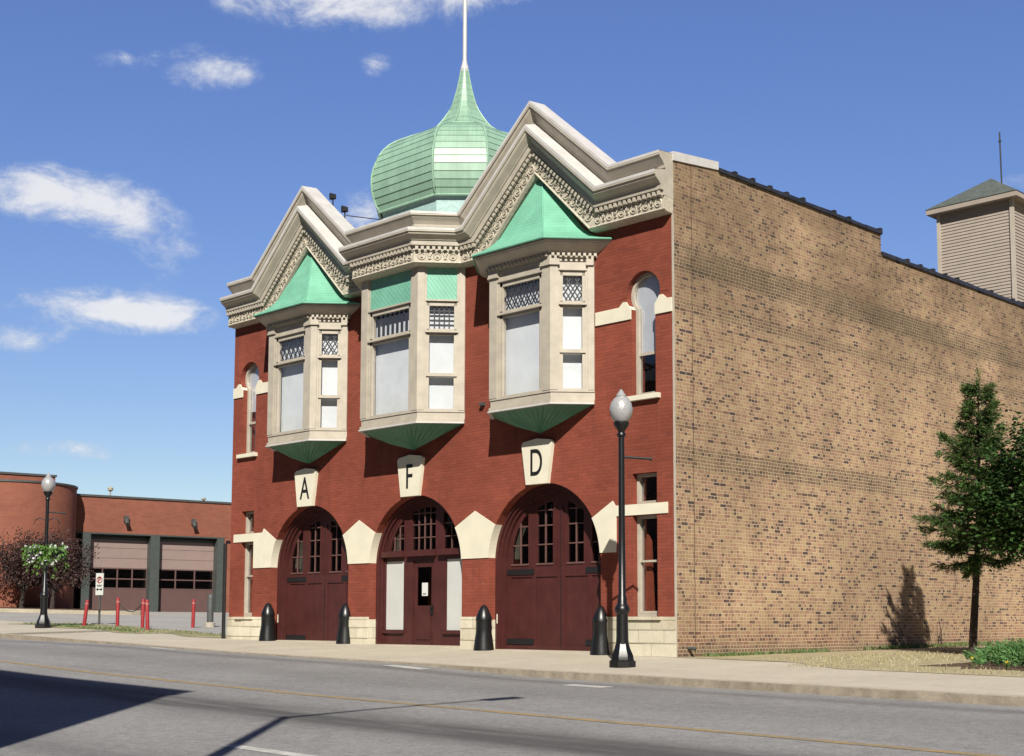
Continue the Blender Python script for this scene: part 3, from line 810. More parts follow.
def bay(cx, f, w_, d, top, centre=False):
    th = math.atan2(d, w_-f); tn = math.tan(th/2)
    F = [Face((cx-w_, 0), (cx-f, -d), -tn, tn), Face((cx-f, -d), (cx+f, -d), tn, tn), Face((cx+f, -d), (cx+w_, 0), tn, -tn)]
    Z0 = 5.03
    mb = MB(); glassb, shadeb, leadb, tealb = [], [], [], []
    for i, A in enumerate(F):
        fr = (i == 1)
        pl = .26 if fr else .19; fw = .07 if fr else .06
        L = A.L
        A.box(mb, None, None, -.14, .0, Z0, 5.29)            # apron
        A.box(mb, None, None, -.05, .035, Z0, 5.10); A.box(mb, None, None, -.05, .02, 5.25, 5.29)
        A.box(mb, None, pl, -.14, .0, 5.29, top); A.box(mb, L-pl, None, -.14, .0, 5.29, top)      # pilasters
        for q0, q1 in ((None, pl-.05), (L-pl+.05, None)):
            A.box(mb, q0, q1, -.03, .03, 5.292, 7.86 if not centre else top)
            if not centre: A.box(mb, q0 if q0 is None else q0-.03, q1 if q1 is None else q1+.03, -.03, .06, 7.862, 8.05); A.box(mb, q0 if q0 is None else q0-.04, q1 if q1 is None else q1+.04, -.03, .075, 7.84, 7.875)
        if i == 1:
            A.box(mb, .175, .195, -.03, .012, 5.3, 7.7); A.box(mb, L-.195, L-.175, -.03, .012, 5.3, 7.7)
        a, b = pl, L-pl
        # sashes: big light below, leaded light above
        for q0, q1 in ((a, a+fw), (b-fw, b)): A.box(mb, q0, q1, -.13, -.02, 5.29, 7.72)
        A.box(mb, a, b, -.13, -.015, 5.29, 5.325); A.box(mb, a-.03, b+.03, -.13, .045, 7.03, 7.075); A.box(mb, a, b, -.13, -.02, 6.98, 7.12)
        A.box(mb, a, b, -.13, -.02, 7.64, 7.74); A.box(mb, a-.03, b+.03, -.1, .03, 7.74, 7.775)
        if not fr: A.box(mb, a-.01, b+.01, -.13, .015, 6.05, 6.12)
        if centre:
            A.box(mb, a, b, -.14, -.06, 7.775, top); tealb.append(MB()); A.box(tealb[-1], a+.003, b-.003, -.06, -.02, 7.778, top-.002)
        else:
            A.box(mb, a, b, -.14, -.01, 7.775, top)
            A.box(mb, a-.02, b+.02, -.1, .012, 7.93, 8.0)
        q0, q1 = a+fw, b-fw
        for za, zb in ((5.32, 6.985), (7.115, 7.645)):
            g_ = MB(); g_.face([A.p(q0, -.075, za), A.p(q1, -.075, za), A.p(q1, -.075, zb), A.p(q0, -.075, zb)]); glassb.append(g_)
            g_ = MB(); A.box(g_, q0-.08, q1+.08, -.215, -.205, za-.03, zb+.02); shadeb.append(g_)
        leadb.append(MB())
        # leading
        z0, z1 = 7.12, 7.64; up = Vector((0, 0, 1))
        def bar(p0, p1, r=.013):
            m_ = (p0+p1)/2; t_ = (p1-p0); l_ = t_.length; t_ = t_/l_
            leadb[-1].obox(m_, t_, A.n, t_.cross(A.n), l_/2, .006, r)
        if not centre:
            st = .185; hgt = z1-z0; W = q1-q0; s_ = .62     # diamonds
            k0 = q0-hgt*s_
            q = k0
            while q < q1:
                for sg in (1, -1):
                    lo, hi = (q, q+hgt*s_) if sg > 0 else (q+hgt*s_, q)
                    # clip to the pane
                    t0, t1 = 0., 1.
                    for t_ in (0.,):
                        dq = hi-lo
                        ts = sorted([(q0-lo)/dq, (q1-lo)/dq]); t0, t1 = max(t0, ts[0]), min(t1, ts[1])
                    if t1-t0 > .05: bar(A.p(lo+(hi-lo)*t0, -.08, z0+hgt*t0), A.p(lo+(hi-lo)*t1, -.08, z0+hgt*t1))
                q += st
        elif fr:
            n_ = 8
            for k in range(1, n_): bar(A.p(q0+(q1-q0)*k/n_, -.08, z0), A.p(q0+(q1-q0)*k/n_, -.08, z1), .03)
            bar(A.p(q0, -.08, z1-.06), A.p(q1, -.08, z1-.06), .02)
        else:
            for k in range(1, 5): bar(A.p(q0+(q1-q0)*k/5, -.08, z0), A.p(q0+(q1-q0)*k/5, -.08, z1), .012)
            for k in range(1, 5): bar(A.p(q0, -.08, z0+(z1-z0)*k/5), A.p(q1, -.08, z0+(z1-z0)*k/5), .012)
    o = mb.build('bay_window', M_TRIM, house)
    for q in glassb: q.build('glass', M_GLASS, o)
    for q in shadeb: q.build('window_shade', M_SHADE, o)
    for q in leadb: q.build('leading', M_LEAD, o)
    for q in tealb: q.build('green_panel', M_TEALP, o)
    # green under-cone with radial folds
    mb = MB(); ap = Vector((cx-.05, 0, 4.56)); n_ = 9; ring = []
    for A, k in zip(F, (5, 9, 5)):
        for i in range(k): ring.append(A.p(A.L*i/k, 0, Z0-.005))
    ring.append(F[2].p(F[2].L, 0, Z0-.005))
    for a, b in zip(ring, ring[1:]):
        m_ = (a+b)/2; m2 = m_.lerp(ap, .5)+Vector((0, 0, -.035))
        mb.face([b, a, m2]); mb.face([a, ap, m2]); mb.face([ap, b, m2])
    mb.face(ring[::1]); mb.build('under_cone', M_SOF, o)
    # drip edge
    mb = MB()
    for A in F: A.box(mb, None, None, -.02, .06, Z0-.03, Z0-.002)
    mb.build('drip_edge', M_TRIM2, o)
    mb = MB(); mb.face([F[0].p(0, -.2, top-.05), F[1].p(.1, -.2, top-.05), F[1].p(F[1].L-.1, -.2, top-.05), F[2].p(F[2].L, -.2, top-.05)]); mb.build('bay_ceiling', M_TRIM, o)
    if centre: return o, F
    # moulded eaves, dentils and the flared hip roof
    def ring_at(p, z):
        return [Vector((cx-w_-p/math.sin(th), 0, z)), Vector((cx-f-p*tn, -d-p, z)), Vector((cx+f+p*tn, -d-p, z)), Vector((cx+w_+p/math.sin(th), 0, z))]
    mb = MB()
    prof = [(.0, 8.0), (.05, 8.0), (.06, 8.085), (.09, 8.09), (.11, 8.11), (.17, 8.14), (.25, 8.19), (.31, 8.235), (.315, 8.255), (.345, 8.26), (.345, 8.31), (.0, 8.31)]
    for (p0, z0), (p1, z1) in zip(prof, prof[1:]):
        A_, B_ = ring_at(p0, z0), ring_at(p1, z1)
        for k in range(3): mb.face([A_[k], A_[k+1], B_[k+1], B_[k]])
    mb.build('eaves', M_TRIM, o)
    mb = MB()
    A_ = ring_at(.085, 8.045)
    for k in range(3): dentils(mb, A_[k], A_[k+1], F[k].n, .105, .028, .035, .03)
    mb.build('dentil', M_TRIM, o)
    mb = MB()
    sc_ = [(8.31, 1.), (8.325, 1.), (8.37, .91), (8.44, .80), (8.55, .69), (8.70, .59), (10.08, .0)]
    base = ring_at(.365, 0)
    def rr(s_, z): return [Vector((cx+(q.x-cx)*s_, q.y*s_-.02, z)) for q in base]
    rings = [rr(s_, z) for z, s_ in sc_]
    for a, b in zip(rings, rings[1:]):
        for k in range(3): mb.face([a[k], a[k+1], b[k+1], b[k]])
    mb.build('hip_roof', M_TEALS, o)
    mb = MB()
    for k in (1, 2): mb.tube([r[k] for r in rings[1:]], .018, 6)
    for a in (rings[0],):
        mb.tube([q+Vector((0, 0, .0)) for q in a], .02, 6)
    mb.build('roof_ridge', M_TEAL, o)
    return o, F


def dentils(mb, P0, P1, n, sp, hw, dp, hh, inset=.02):
    d = P1-P0; L = d.length; t = d/L; up = n.cross(t)*-1
    if up.z < 0: up = -up
    k = max(1, int((L-2*inset)/sp))
    for i in range(k):
        c = P0+t*(inset+(L-2*inset)*(i+.5)/k); mb.obox(c, t, n, up, hw, dp, hh)


def shingled(name, base, kind):
    ma = bpy.data.materials.new(name); ma.use_nodes = True; MATS[name] = ma
    t = NT(ma.node_tree); p = t.n['Principled BSDF']
    oc = t.new('ShaderNodeTexCoord').outputs['Object']; x, y, z = t.sep(oc)
    if kind == 'rows':
        fr = t.m('FRACT', t.m('DIVIDE', z, .075)); fx = t.m('FRACT', t.m('ADD', t.m('DIVIDE', t.m('ADD', x, y), .15), t.m('MULTIPLY', t.m('FLOOR', t.m('DIVIDE', z, .075)), .5)))
        h = t.m('MULTIPLY', t.m('SUBTRACT', 1., fr), t.smooth(fx, .0, .06))
    else:
        a = t.m('DIVIDE', t.m('ADD', t.m('ADD', x, y), z), .13); b = t.m('DIVIDE', t.m('SUBTRACT', t.m('ADD', x, y), z), .13)
        h = t.m('MULTIPLY', t.smooth(t.m('FRACT', a), .0, .14), t.smooth(t.m('FRACT', b), .0, .14))
    n = t.smooth(t.noise(oc, 2.5, 5, .6), .25, .75, .86, 1.08)
    k = t.m('MULTIPLY', n, t.smooth(h, 0., .5, .9, 1.))
    t.l.new(t.mix(1., sc(base), t.comb(k, k, k), 'MULTIPLY'), p.inputs['Base Color']); p.inputs['Roughness'].default_value = .5
    bp = t.new('ShaderNodeBump'); bp.inputs['Strength'].default_value = .35; bp.inputs['Distance'].default_value = .015
    t.l.new(h, bp.inputs['Height']); t.l.new(bp.outputs[0], p.inputs['Normal']); return ma


M_TEALS = shingled('mint metal shingles', (.23, .60, .42), 'rows')
M_TEALP = shingled('mint diamond panel', (.24, .60, .44), 'diamond')
bay(XA, .87, 1.46, .67, 8.02)
bay(XD, .87, 1.46, .67, 8.02)
CF, CW, CD = .98, 1.66, .8
bay(XC, CF, CW, CD, 8.56, True)

# ---------------------------------------------------------------- main cornice that climbs the two gables
CTN = math.tan(math.atan2(CD, CW-CF)/2)


def lerp01(z): return (z-8.52)/(9.66-8.52)


def stations(p, z, x0=-14.99, x1=-.004):
    x0 += .15 if z > 9.3 and p > 0 else (.04 if p > .3 else 0)
    t = lerp01(z); kx = 1.52+.68*t; za = 10.02+1.56*t
    hw = CW+.414*p
    hw = min(hw, (XC-XA)-kx-.02)
    return [Vector(q) for q in [(x0, -p, z), (XA-kx, -p, z), (XA, -p, za), (XA+kx, -p, z), (XC-hw, -p, z), (XC-CF-CTN*p, -CD-p, z), (XC+CF+CTN*p, -CD-p, z), (XC+hw, -p, z),
                                  (XD-kx, -p, z), (XD, -p, za), (XD+kx, -p, z), (x1, -p, z)]]


def sweep(mb, prof, cap=True):
    S = [stations(p, z) for p, z in prof]
    for a, b in zip(S, S[1:]):
        for k in range(len(a)-1): mb.face([a[k], a[k+1], b[k+1], b[k]])
    if cap:
        mb.face([s[0] for s in S]); mb.face([s[-1] for s in S][::-1])


PROF = [(-.02, 8.50), (.19, 8.515), (.255, 8.55), (.235, 8.575), (.235, 8.80), (.265, 8.81), (.265, 8.90), (.35, 8.915), (.355, 9.015), (.38, 9.02), (.39, 9.04), (.44, 9.075), (.50, 9.12), (.515, 9.165), (.54, 9.17), (.54, 9.255),
        (.20, 9.325), (.20, 9.355), (.225, 9.36), (.235, 9.41), (.29, 9.475), (.36, 9.54), (.37, 9.575), (.405, 9.58), (.405, 9.66), (-.06, 9.69), (-.06, 9.5)]
mb = MB(); sweep(mb, PROF[:5]+[(-.02, 8.80)]); fz = mb.build('frieze', M_ORN, house)
mb = MB(); sweep(mb, [(-.03, 8.802)]+PROF[5:]+[(-.03, 8.9)]); crn = mb.build('cornice', M_TRIM, house)
# flashing along the two top edges
mb = MB(); sweep(mb, [(.544, 9.205), (.546, 9.262), (.21, 9.332), (.21, 9.328)], False); sweep(mb, [(.409, 9.615), (.411, 9.667), (-.05, 9.697), (-.05, 9.692)], False)
mb.build('flashing', M_TRIM2, crn)
# dentils and frieze ornament
mb = MB(); ob_ = MB()
S = stations(.285, 8.855); S2 = stations(.24, 8.69)
for k in range(len(S)-1):
    d = (S[k+1]-S[k]); n = Vector((0, -1, 0))
    hor = abs(d.z) < .01
    if hor:
        dd = d.normalized(); n = Vector((dd.y, -dd.x, 0))
    dentils(mb, S[k], S[k+1], n, .115, .033, .05, .04)
    P0, P1 = S2[k], S2[k+1]; d = P1-P0; L = d.length; t = d/L; up = n.cross(t)*-1
    if up.z < 0: up = -up
    q = max(1, int(L/.27)); 
    for i in range(q):
        c = P0+t*(L*(i+.5)/q)
        ob_.torus(c, t, up, .075, .02, 12, 5); ob_.obox(c, t, n, up, .028, .03, .028)
        c2 = P0+t*(L*(i+1.)/q)
        if i < q-1:
            for a_ in (-.5, 0, .5):
                e = (up*math.cos(a_)+t*math.sin(a_)); ob_.obox(c2+e*.03-up*.02, e, n, e.cross(n), .075, .022, .013)
        for s_ in (-1, 1): ob_.obox(c+up*.108+t*s_*.07, t, n, up, .05, .018, .012)
mb.build('dentil_course', M_TRIM, crn); ob_.build('frieze_ornament', M_ORN, fz)
# deck behind the central cornice
mb = MB(); mb.face([(XC-CW-.2, .41, 9.52), (XC-CW-.2, .1, 9.52), (XC-CF-.1, -CD-.1, 9.52), (XC+CF+.1, -CD-.1, 9.52), (XC+CW+.2, .1, 9.52), (XC+CW+.2, .41, 9.52)])
mb.box(XC-2.3, XC+2.3, .63, 3.8, 8.8, 9.6); mb.build('dome_deck', M_TRIM, house)

# ---------------------------------------------------------------- onion dome
YA = 1.46


def oct_ring(rho, z, dr=0.):
    a = .905*rho+dr; h = .50*rho+dr*.41
    return [Vector((XC+x, YA+y, z)) for x, y in ((-h, -a), (h, -a), (a, -h), (a, h), (h, a), (-h, a), (-a, h), (-a, -h))]


DP = [(z-.2 if z < 12.7 else z-.2*(14.0-z)/1.3, r*.965 if r > .5 else r) for z, r in [(10.46, 2.04), (10.58, 2.10), (10.75, 2.18), (11.0, 2.235), (11.24, 2.25), (11.45, 2.22), (11.65, 2.15), (11.85, 2.06), (12.05, 1.92), (12.2, 1.73), (12.33, 1.45), (12.44, 1.2), (12.54, .93), (12.60, .80), (12.70, .66), (12.85, .50), (13.03, .37), (13.25, .265), (13.54, .175), (13.8, .115), (14.0, .08)]]
# resample to courses of about 0.19 m along the curve
pts = [Vector((r, z)) for z, r in DP]; cum = [0]
for a, b in zip(pts, pts[1:]): cum.append(cum[-1]+(b-a).length)


def at_len(s):
    for i in range(len(pts)-1):
        if s <= cum[i+1]: return pts[i].lerp(pts[i+1], (s-cum[i])/(cum[i+1]-cum[i]))
    return pts[-1]


nC = int(cum[-1]/.175); cs = [at_len(cum[-1]*i/nC) for i in range(nC+1)]
mb = MB()
for i in range(nC):
    (r0, z0), (r1, z1) = cs[i], cs[i+1]
    lip = .013 if r0 > .5 else .006
    a0, a, b = oct_ring(r0, z0), oct_ring(r0, z0-.004, lip), oct_ring(r1, z1)
    for k in range(8):
        mb.face([a[k], a[(k+1) % 8], b[(k+1) % 8], b[k]]); mb.face([a0[k], a0[(k+1) % 8], a[(k+1) % 8], a[k]])
dome = mb.build('onion_dome', M_DOME, house)
mb = MB()
for k in range(8): mb.tube([oct_ring(r, z, .008)[k] for r, z in cs], [.03 if r > .4 else .014 for r, z in cs], 6)
for z, r in ((10.26, 1.968), (12.35, .873)):
    q = oct_ring(r, z, .02); mb.tube(q+[q[0]], .03, 6)
mb.build('dome_rib', M_DOME, dome)
mb = MB()
for (z0, r0), (z1, r1) in zip([(9.5, 1.9), (9.9, 1.9), (10.2, 1.9)], [(9.9, 1.9), (10.2, 1.9), (10.26, 1.93)]):
    a, b = oct_ring(r0, z0), oct_ring(r1, z1)
    for k in range(8): mb.face([a[k], a[(k+1) % 8], b[(k+1) % 8], b[k]])
mb.build('dome_drum', M_DRUM, dome)
mb = MB(); mb.lathe([(.095, 13.93), (.1, 14.05), (.075, 14.12), (.055, 14.22), (.052, 14.25), (.048, 17.6), (.0, 17.62)], 12, (XC, YA, 0)); mb.lathe([(.0, 17.6), (.09, 17.66), (.11, 17.72), (.09, 17.79), (0, 17.84)], 12, (XC, YA, 0))
mb.build('flagpole', M_POLE, dome)
# small fittings on the house
mb = MB(); mb.tube([(-15.06, -.12, .1), (-15.06, -.12, 2.7)], .05, 8); mb.box(-15.1, -15.02, -.08, .03, 2.7, 2.78); mb.build('downspout', M_IRON, house)
mb = MB(); mb.tube([(.0, .35, .17), (.14, .35, .17), (.17, .35, .15)], .035, 8); mb.build('drain_stub', M_GREY, house)
mb = MB(); mb.box(-5.3, -5.2, -.1, -.001, 5.33, 5.4); mb.build('security_light', M_GREY, house)
for (x, z) in ((XA+.36, 11.22), (XA+.86, 10.78)):
    fl = thing('floodlight', 'upper of two black floodlights clamped behind the left gable coping' if z > 11 else 'lower of two black floodlights clamped behind the left gable coping', 'floodlight', (x, .3, z), R(-30), 'floodlights on the left gable')
    mb = MB(); mb.tube([(0, 0, -.35), (0, 0, .12)], .018, 6); mb.build('bracket', M_IRON, fl)
    mb = MB(); mb.hexa([(-.085, -.08, .1), (.085, -.08, .1), (.05, .08, .12), (-.05, .08, .12)], [(-.085, -.09, .24), (.085, -.09, .24), (.05, .07, .22), (-.05, .07, .22)]); mb.build('lamp_head', M_IRON, fl)
mb = MB(); mb.tube([(XA+.86, .35, 10.8), (XA+2., .6, 10.5), (XC-1.85, .6, 10.2)], .012, 5); tag(mb.build('power_wire', M_IRON), 'thin dark wire sagging from left gable floodlight to the dome', 'wire')

# ---------------------------------------------------------------- hose tower on the roof
tw = thing('hose_tower', 'beige clapboard tower with grey pyramid roof and thin antenna behind side parapet', 'tower', (-2.12, 17.95, 8.8))
h = 1.12; ZT = 4.0
mb = MB()
k = 42
for i in range(k):
    z0, z1 = ZT*i/k, ZT*(i+1)/k; a, b = h+.016, h-.004
    for s in range(4):
        q = Matrix.Rotation(math.pi/2*s, 3, 'Z')
        P = [q @ Vector(v_) for v_ in ((-a, -a, z0), (a, -a, z0), (b, -b, z1), (-b, -b, z1), (-b, -b, z0), (b, -b, z0))]
        mb.face([P[0], P[1], P[2], P[3]]); mb.face([P[4], P[5], P[1], P[0]])
mb.build('clapboard_siding', M_CLAP, tw)
mb = MB()
M_TWT = mat('tower corner trim', (.58, .52, .44), .55, .08, 4.)
for sx in (-1, 1):
    for sy in (-1, 1): mb = MB(); mb.box(sx*h-.06 if sx < 0 else h-.04, sx*h+.04 if sx < 0 else h+.06, sy*h-.06 if sy < 0 else h-.04, sy*h+.04 if sy < 0 else h+.06, 0, ZT); mb.build('corner_board', M_TWT, tw)
e = h+.28
mb = MB(); mb.box(-e, e, -e, e, ZT-.02, ZT+.13); mb.build('eave_fascia', M_CLAP, tw)
mb = MB()
P = [(-e-.02, -e-.02, ZT+.131), (e+.02, -e-.02, ZT+.131), (e+.02, e+.02, ZT+.131), (-e-.02, e+.02, ZT+.131)]
for i in range(4): mb.face([P[i], P[(i+1) % 4], (0, 0, ZT+1.12)])
mb.face(P[::-1]); mb.build('pyramid_roof', M_SHIN, tw)
mb = MB(); mb.tube([(.28, .1, ZT+.7), (.26, .1, ZT+2.5)], .022, 6); mb.tube([(.262, .1, ZT+2.2), (.262, .1, ZT+2.26)], .04, 6); mb.build('antenna', M_IRON, tw)

# ==================================================================  street furniture
def post_lamp(loc, label, rz=0., baskets=False, k=1.):
    o = thing('street_lamp', label, 'street lamp', loc, rz, 'street lamps on the pavement')
    H = 4.84*k
    mb = MB()
    mb.lathe([(.24, 0), (.24, .10), (.205, .12), (.195, .2), (.14, .32), (.125, .38), (.115, .40)], 8, smooth=False, phase=R(22.5))
    mb.lathe([(.115, .38), (.105, .5), (.10, .92)], 14); mb.build('lamp_base', M_BLACK, o)
    mb = MB(); mb.lathe([(.10, .9), (.128, .94), (.132, 1.0), (.11, 1.05), (.085, 1.08), (.078, 1.2), (.064, 1.22), (.057, 2.4), (.052, H-.85), (.075, H-.84), (.08, H-.80), (.06, H-.77)], 14); mb.build('post', M_BLACK, o)
    mb = MB(); mb.lathe([(.055, H-.78), (.065, H-.74), (.11, H-.68), (.14, H-.62), (.14, H-.60), (.10, H-.585)], 16); mb.build('globe_holder', M_BLACK, o)
    mb = MB(); mb.lathe([(.10, H-.60), (.155, H-.55), (.195, H-.45), (.205, H-.36), (.18, H-.25), (.125, H-.17), (.085, H-.145), (.09, H-.12), (.055, H-.07), (.03, H-.03), (0, H)], 20); mb.build('globe', M_GLOBE, o)
    mb = MB(); mb.tube([(0, 0, H-1.2), (.5, .0, H-1.235)], .022, 8); mb.tube([(.5, 0, H-1.235), (.53, 0, H-1.236)], .035, 8); mb.build('banner_arm', M_IRON, o)
    if baskets:
        mb = MB()
        for s in (-1, 1):
            pts_ = [(s*.06, 0, 3.35*k), (s*.2, 0, 3.42*k), (s*.33, 0, 3.36*k), (s*.38, 0, 3.24*k)]
            mb.tube(pts_, .015, 6); mb.tube([(s*.06, 0, 2.6), (s*.45, 0, 2.66)], .015, 6)
        mb.build('basket_hook', M_BLACK, o)
    return o


lampR = post_lamp((.6, -2.25, gS(.6, -2.25)), 'black post lamp with acorn globe and bare arm, standing before the right arch', R(45))
lampL = post_lamp((-23.3, -1.12, .42), 'far black post lamp with acorn globe carrying a flower basket', R(50), True, .975)
# flower basket
hb = thing('flower_basket', 'hanging basket of trailing green leaves and white flowers on far lamp', 'flower basket', (-23.3, -1.12, .42+1.85), R(45))
rnd = random.Random(5)


def quad_leaf(mb, c, d, n, L, W):
    s = d.cross(n).normalized()*W/2; d = d.normalized()*L
    mb.face([c, c+d*.5-s, c+d, c+d*.5+s])


def rv(r): return Vector((r.gauss(0, 1), r.gauss(0, 1), r.gauss(0, 1))).normalized()


lv, fw_ = MB(), MB()
for s in (-1, 0, 1):
    for i in range(190):
        a = rnd.uniform(0, 6.28); q = rnd.random()**.6*.36
        top = Vector((s*.32+q*math.cos(a)*.7, q*math.sin(a), .62+.12*rnd.random()-.8*q*q))
        hang = rnd.random()**1.6*(.75 if s else .95)*(q/.36)
        c = top+Vector((math.cos(a)*.06, math.sin(a)*.06, -hang))
        quad_leaf(lv, c, Vector((math.cos(a)*.5, math.sin(a)*.5, -.8))+rv(rnd)*.5, rv(rnd), .13, .06)
    for i in range(26 if s else 10):
        a = rnd.uniform(0, 6.28); q = rnd.uniform(.2, .42)
        c = Vector((s*.33+q*math.cos(a)*.7, q*math.sin(a), rnd.uniform(.05, .66)))
        for j in range(3): quad_leaf(fw_, c+rv(rnd)*.01, rv(rnd), rv(rnd), .085, .075)
lv.build('basket_foliage', L_BASK, hb); fw_.build('white_flowers', L_FLOW, hb)
mb = MB()
for s in (-1, 1): mb.lathe([(.05, .2), (.16, .26), (.22, .42), (.23, .5)], 10, (s*.36, 0, 0))
mb.build('planter_bowl', M_IRON, hb)

# bell bollards guarding the door jambs
labs = ['black bell bollard at the left jamb of the door marked A', 'black bell bollard at the right jamb of the door marked A', 'black bell bollard at the left jamb of the door marked D', 'black bell bollard at the right jamb of the door marked D']
proto = None
for lab, (x, y) in zip(labs, [(-12.92, -.2), (-9.98, -.02), (-5.03, -.18), (-1.85, -.03)]):
    if proto is None:
        proto = thing('bell_bollard', lab, 'bollard', group='bell bollards at the doors')
        mb = MB(); mb.lathe([(.225, -.02), (.22, .03), (.215, .06), (.19, .25), (.172, .36), (.168, .42), (.168, .62), (.17, .64)], 20); mb.build('bollard_shaft', M_BLACK, proto)
        mb = MB(); mb.lathe([(.175, .63), (.175, .66), (.155, .73), (.115, .83), (.065, .92), (.02, .955), (0, .96)], 20); mb.build('bollard_cap', M_BLACK, proto)
        o = proto
    else: o = copy_tree(proto)
    o.location = (x, y, gS(x, y)); o['label'] = lab

# red posts, chain, sign and dark bollard on the verge
posts = [((-23.88, .51), .78, (-.06, .10), 'leaning red post at the left end of the row, beside the parking sign'), ((-23.88, 1.65), .86, (0, 0), 'red post holding the left end of the sagging chain'),
         ((-23.02, 2.05), .84, (0, .02), 'red post holding the right end of the sagging chain'), ((-20.68, .88), .86, (.01, -.06), 'nearest red post, leaning, in front of the chain end'), ((-22.99, 3.86), .86, (0, .02), 'lone red post beside the dark grey bollard')]
pp = None; tops = []
for (x, y), h_, tilt, lab in posts:
    if pp is None:
        pp = thing('red_post', lab, 'post', group='red posts on the verge')
        mb = MB(); mb.lathe([(.058, -.1), (.058, .78), (.05, .80), (0, .805)], 10); mb.build('post_shaft', M_REDP, pp)
        mb = MB(); mb.lathe([(.0595, .66), (.0595, .71)], 10); mb.build('reflective_band', mat('faded band', (.5, .2, .2), .5, .1, 5.), pp)
        o = pp
    else: o = copy_tree(pp)
    o.location = (x, y, gB(x)+.04); o.scale = (1, 1, h_/.8); o.rotation_euler = (tilt[0], tilt[1], 0); o['label'] = lab
    tops.append(Vector((x, y, gB(x)+.04+h_*.88)))
mb = MB()
P0, P1 = tops[1], tops[2]; cp = [P0.lerp(P1, i/14)-Vector((0, 0, .32*(1-((i/7)-1)**2))) for i in range(15)]
mb.tube(cp, .014, 6); tag(mb.build('sagging_chain', M_IRON), 'dark chain sagging between two red posts on the verge', 'chain')
gb = thing('grey_bollard', 'round topped dark grey bollard on a pale concrete foot', 'bollard', (-23.41, 4.77, .45))
mb = MB(); mb.lathe([(.11, .12), (.11, .98), (.09, 1.06), (.05, 1.09), (0, 1.1)], 14); mb.build('bollard_shaft', M_GREY, gb)
mb = MB(); mb.lathe([(.17, -.1), (.17, .14), (.12, .16)], 14); mb.build('concrete_foot', M_CONCP, gb)
sg = thing('parking_sign', 'small white no parking sign with black arrow on thin steel post', 'sign', (-25.65, 1.96, .53), R(24))
mb = MB(); mb.box(-.03, .03, -.02, .02, -.1, 1.6); mb.build('sign_post', M_GREY, sg)
mb = MB(); mb.box(-.15, .15, -.045, -.022, .96, 1.68); mb.build('sign_plate', M_WHITE, sg)
mb = MB(); mb.torus((0, -.05, 1.46), Vector((1, 0, 0)), Vector((0, 0, 1)), .1, .015, 18, 4); mb.obox((0, -.05, 1.46), Vector((.7, 0, .7)), Vector((0, 1, 0)), Vector((-.7, 0, .7)), .11, .006, .013); mb.build('red_ring', M_SIGNR, sg)
text_mesh('letter', 'P', M_SIGNK, sg, (0, -.047, 1.39), .15, 1., .004, .01)
mb = MB(); mb.box(-.09, .09, -.05, -.046, 1.13, 1.16); mb.prism([(.06, 1.09), (.13, 1.145), (.06, 1.2)], -.05, -.046); mb.prism([(-.06, 1.2), (-.13, 1.145), (-.06, 1.09)], -.05, -.046); mb.box(-.1, .1, -.05, -.046, 1.27, 1.295); mb.box(-.08, .08, -.05, -.046, 1.235, 1.25); mb.build('arrow', M_SIGNK, sg)

# ==================================================================  modern fire station to the left
ang = math.atan2(.987, .163)
fs = thing('fire_station', 'modern orange brick fire station with round tower and two garage doors', 'fire station', (-46, 13, 1.0), ang)
ZTOP = 5.73
# local: x along the front, y into the building, z up
mb = MB()
mb.box(-2.0, 16, .0, .35, 3.97, ZTOP); mb.box(6.3, 16, .0, .35, -.4, 3.965); mb.box(-2.0, 16, .36, 14, 4.0, ZTOP-.3); mb.box(-8, 16, 13.6, 14, -.4, 4.0); mb.box(15.6, 16, .36, 13.5, -.4, 3.99)
mb.build('brick_wall', M_STN, fs)
mb = MB(); mb.box(-2.1, 16.1, -.06, .4, ZTOP, ZTOP+.1); mb.build('parapet_cap', M_GREY, fs)
mb = MB(); mb.box(-2.0, 6.3, -.02, .06, 3.90, 3.966); mb.build('lintel', M_GREENP, fs)
mb = MB()
mb = None
for a, b in ((-1.15, -.72), (2.33, 2.80), (5.90, 6.28)):
    mb = MB(); mb.box(a, b, -.03, .7, -.2, 3.897); mb.build('green_pilaster', M_GREENP, fs)
mb = MB(); mb.box(-2.0, 6.3, .49, .9, 3.3, 3.96); mb.box(-2.0, -1.16, .6, .7, -.3, 3.95)
mb.build('recess_wall', M_GREENP, fs)
for a, b, n_ in ((-.71, 2.32, 4), (2.81, 5.89, 3)):
    mb = MB(); mb.box(a, b, 0.4000, 0.4600, 2.27, 3.79)
    gd = mb.build('garage_door', M_GAR, fs)
    mb = MB(); mb.box(a, b, 0.4005, 0.4600, .12, 1.25); mb.box(a, b, 0.3950, 0.4600, .0, .119); mb.build('lower_panel', M_GARLO, gd)
    mb = MB()
    for z in (1.25, 1.72, 2.24): mb.box(a, b, 0.3900, 0.4500, z-.03, z+.03)
    for i in range(n_+1): x = a+(b-a)*i/n_; mb.box(max(a, x-.035), min(b, x+.035), 0.3905, 0.4500, 1.281, 2.209)
    mb.build('window_bars', M_GARLO, gd)
    mb = MB(); mb.box(a, b, 0.4150, 0.4200, 1.25, 2.27); mb.build('window_glass', M_GLDK, gd)
    mb = MB()
    for z in (2.75, 3.25): mb.box(a, b, 0.3940, 0.4050, z-.008, z+.008)
    mb.build('panel_joint', M_GARLO, gd)
    mb = MB(); mb.box(a, b, 0.3900, 0.4800, 3.66, 3.79); mb.build('door_head', M_GREENP, gd)
for x in (1.0, 4.55):
    mb = MB(); mb.box(x-.1, x+.1, -.2, -.001, 4.55, 4.85); mb.tube([(x, -.16, 4.6), (x, -.34, 4.42)], [.09, .12], 10); mb.build('wall_light', M_GREY, fs)
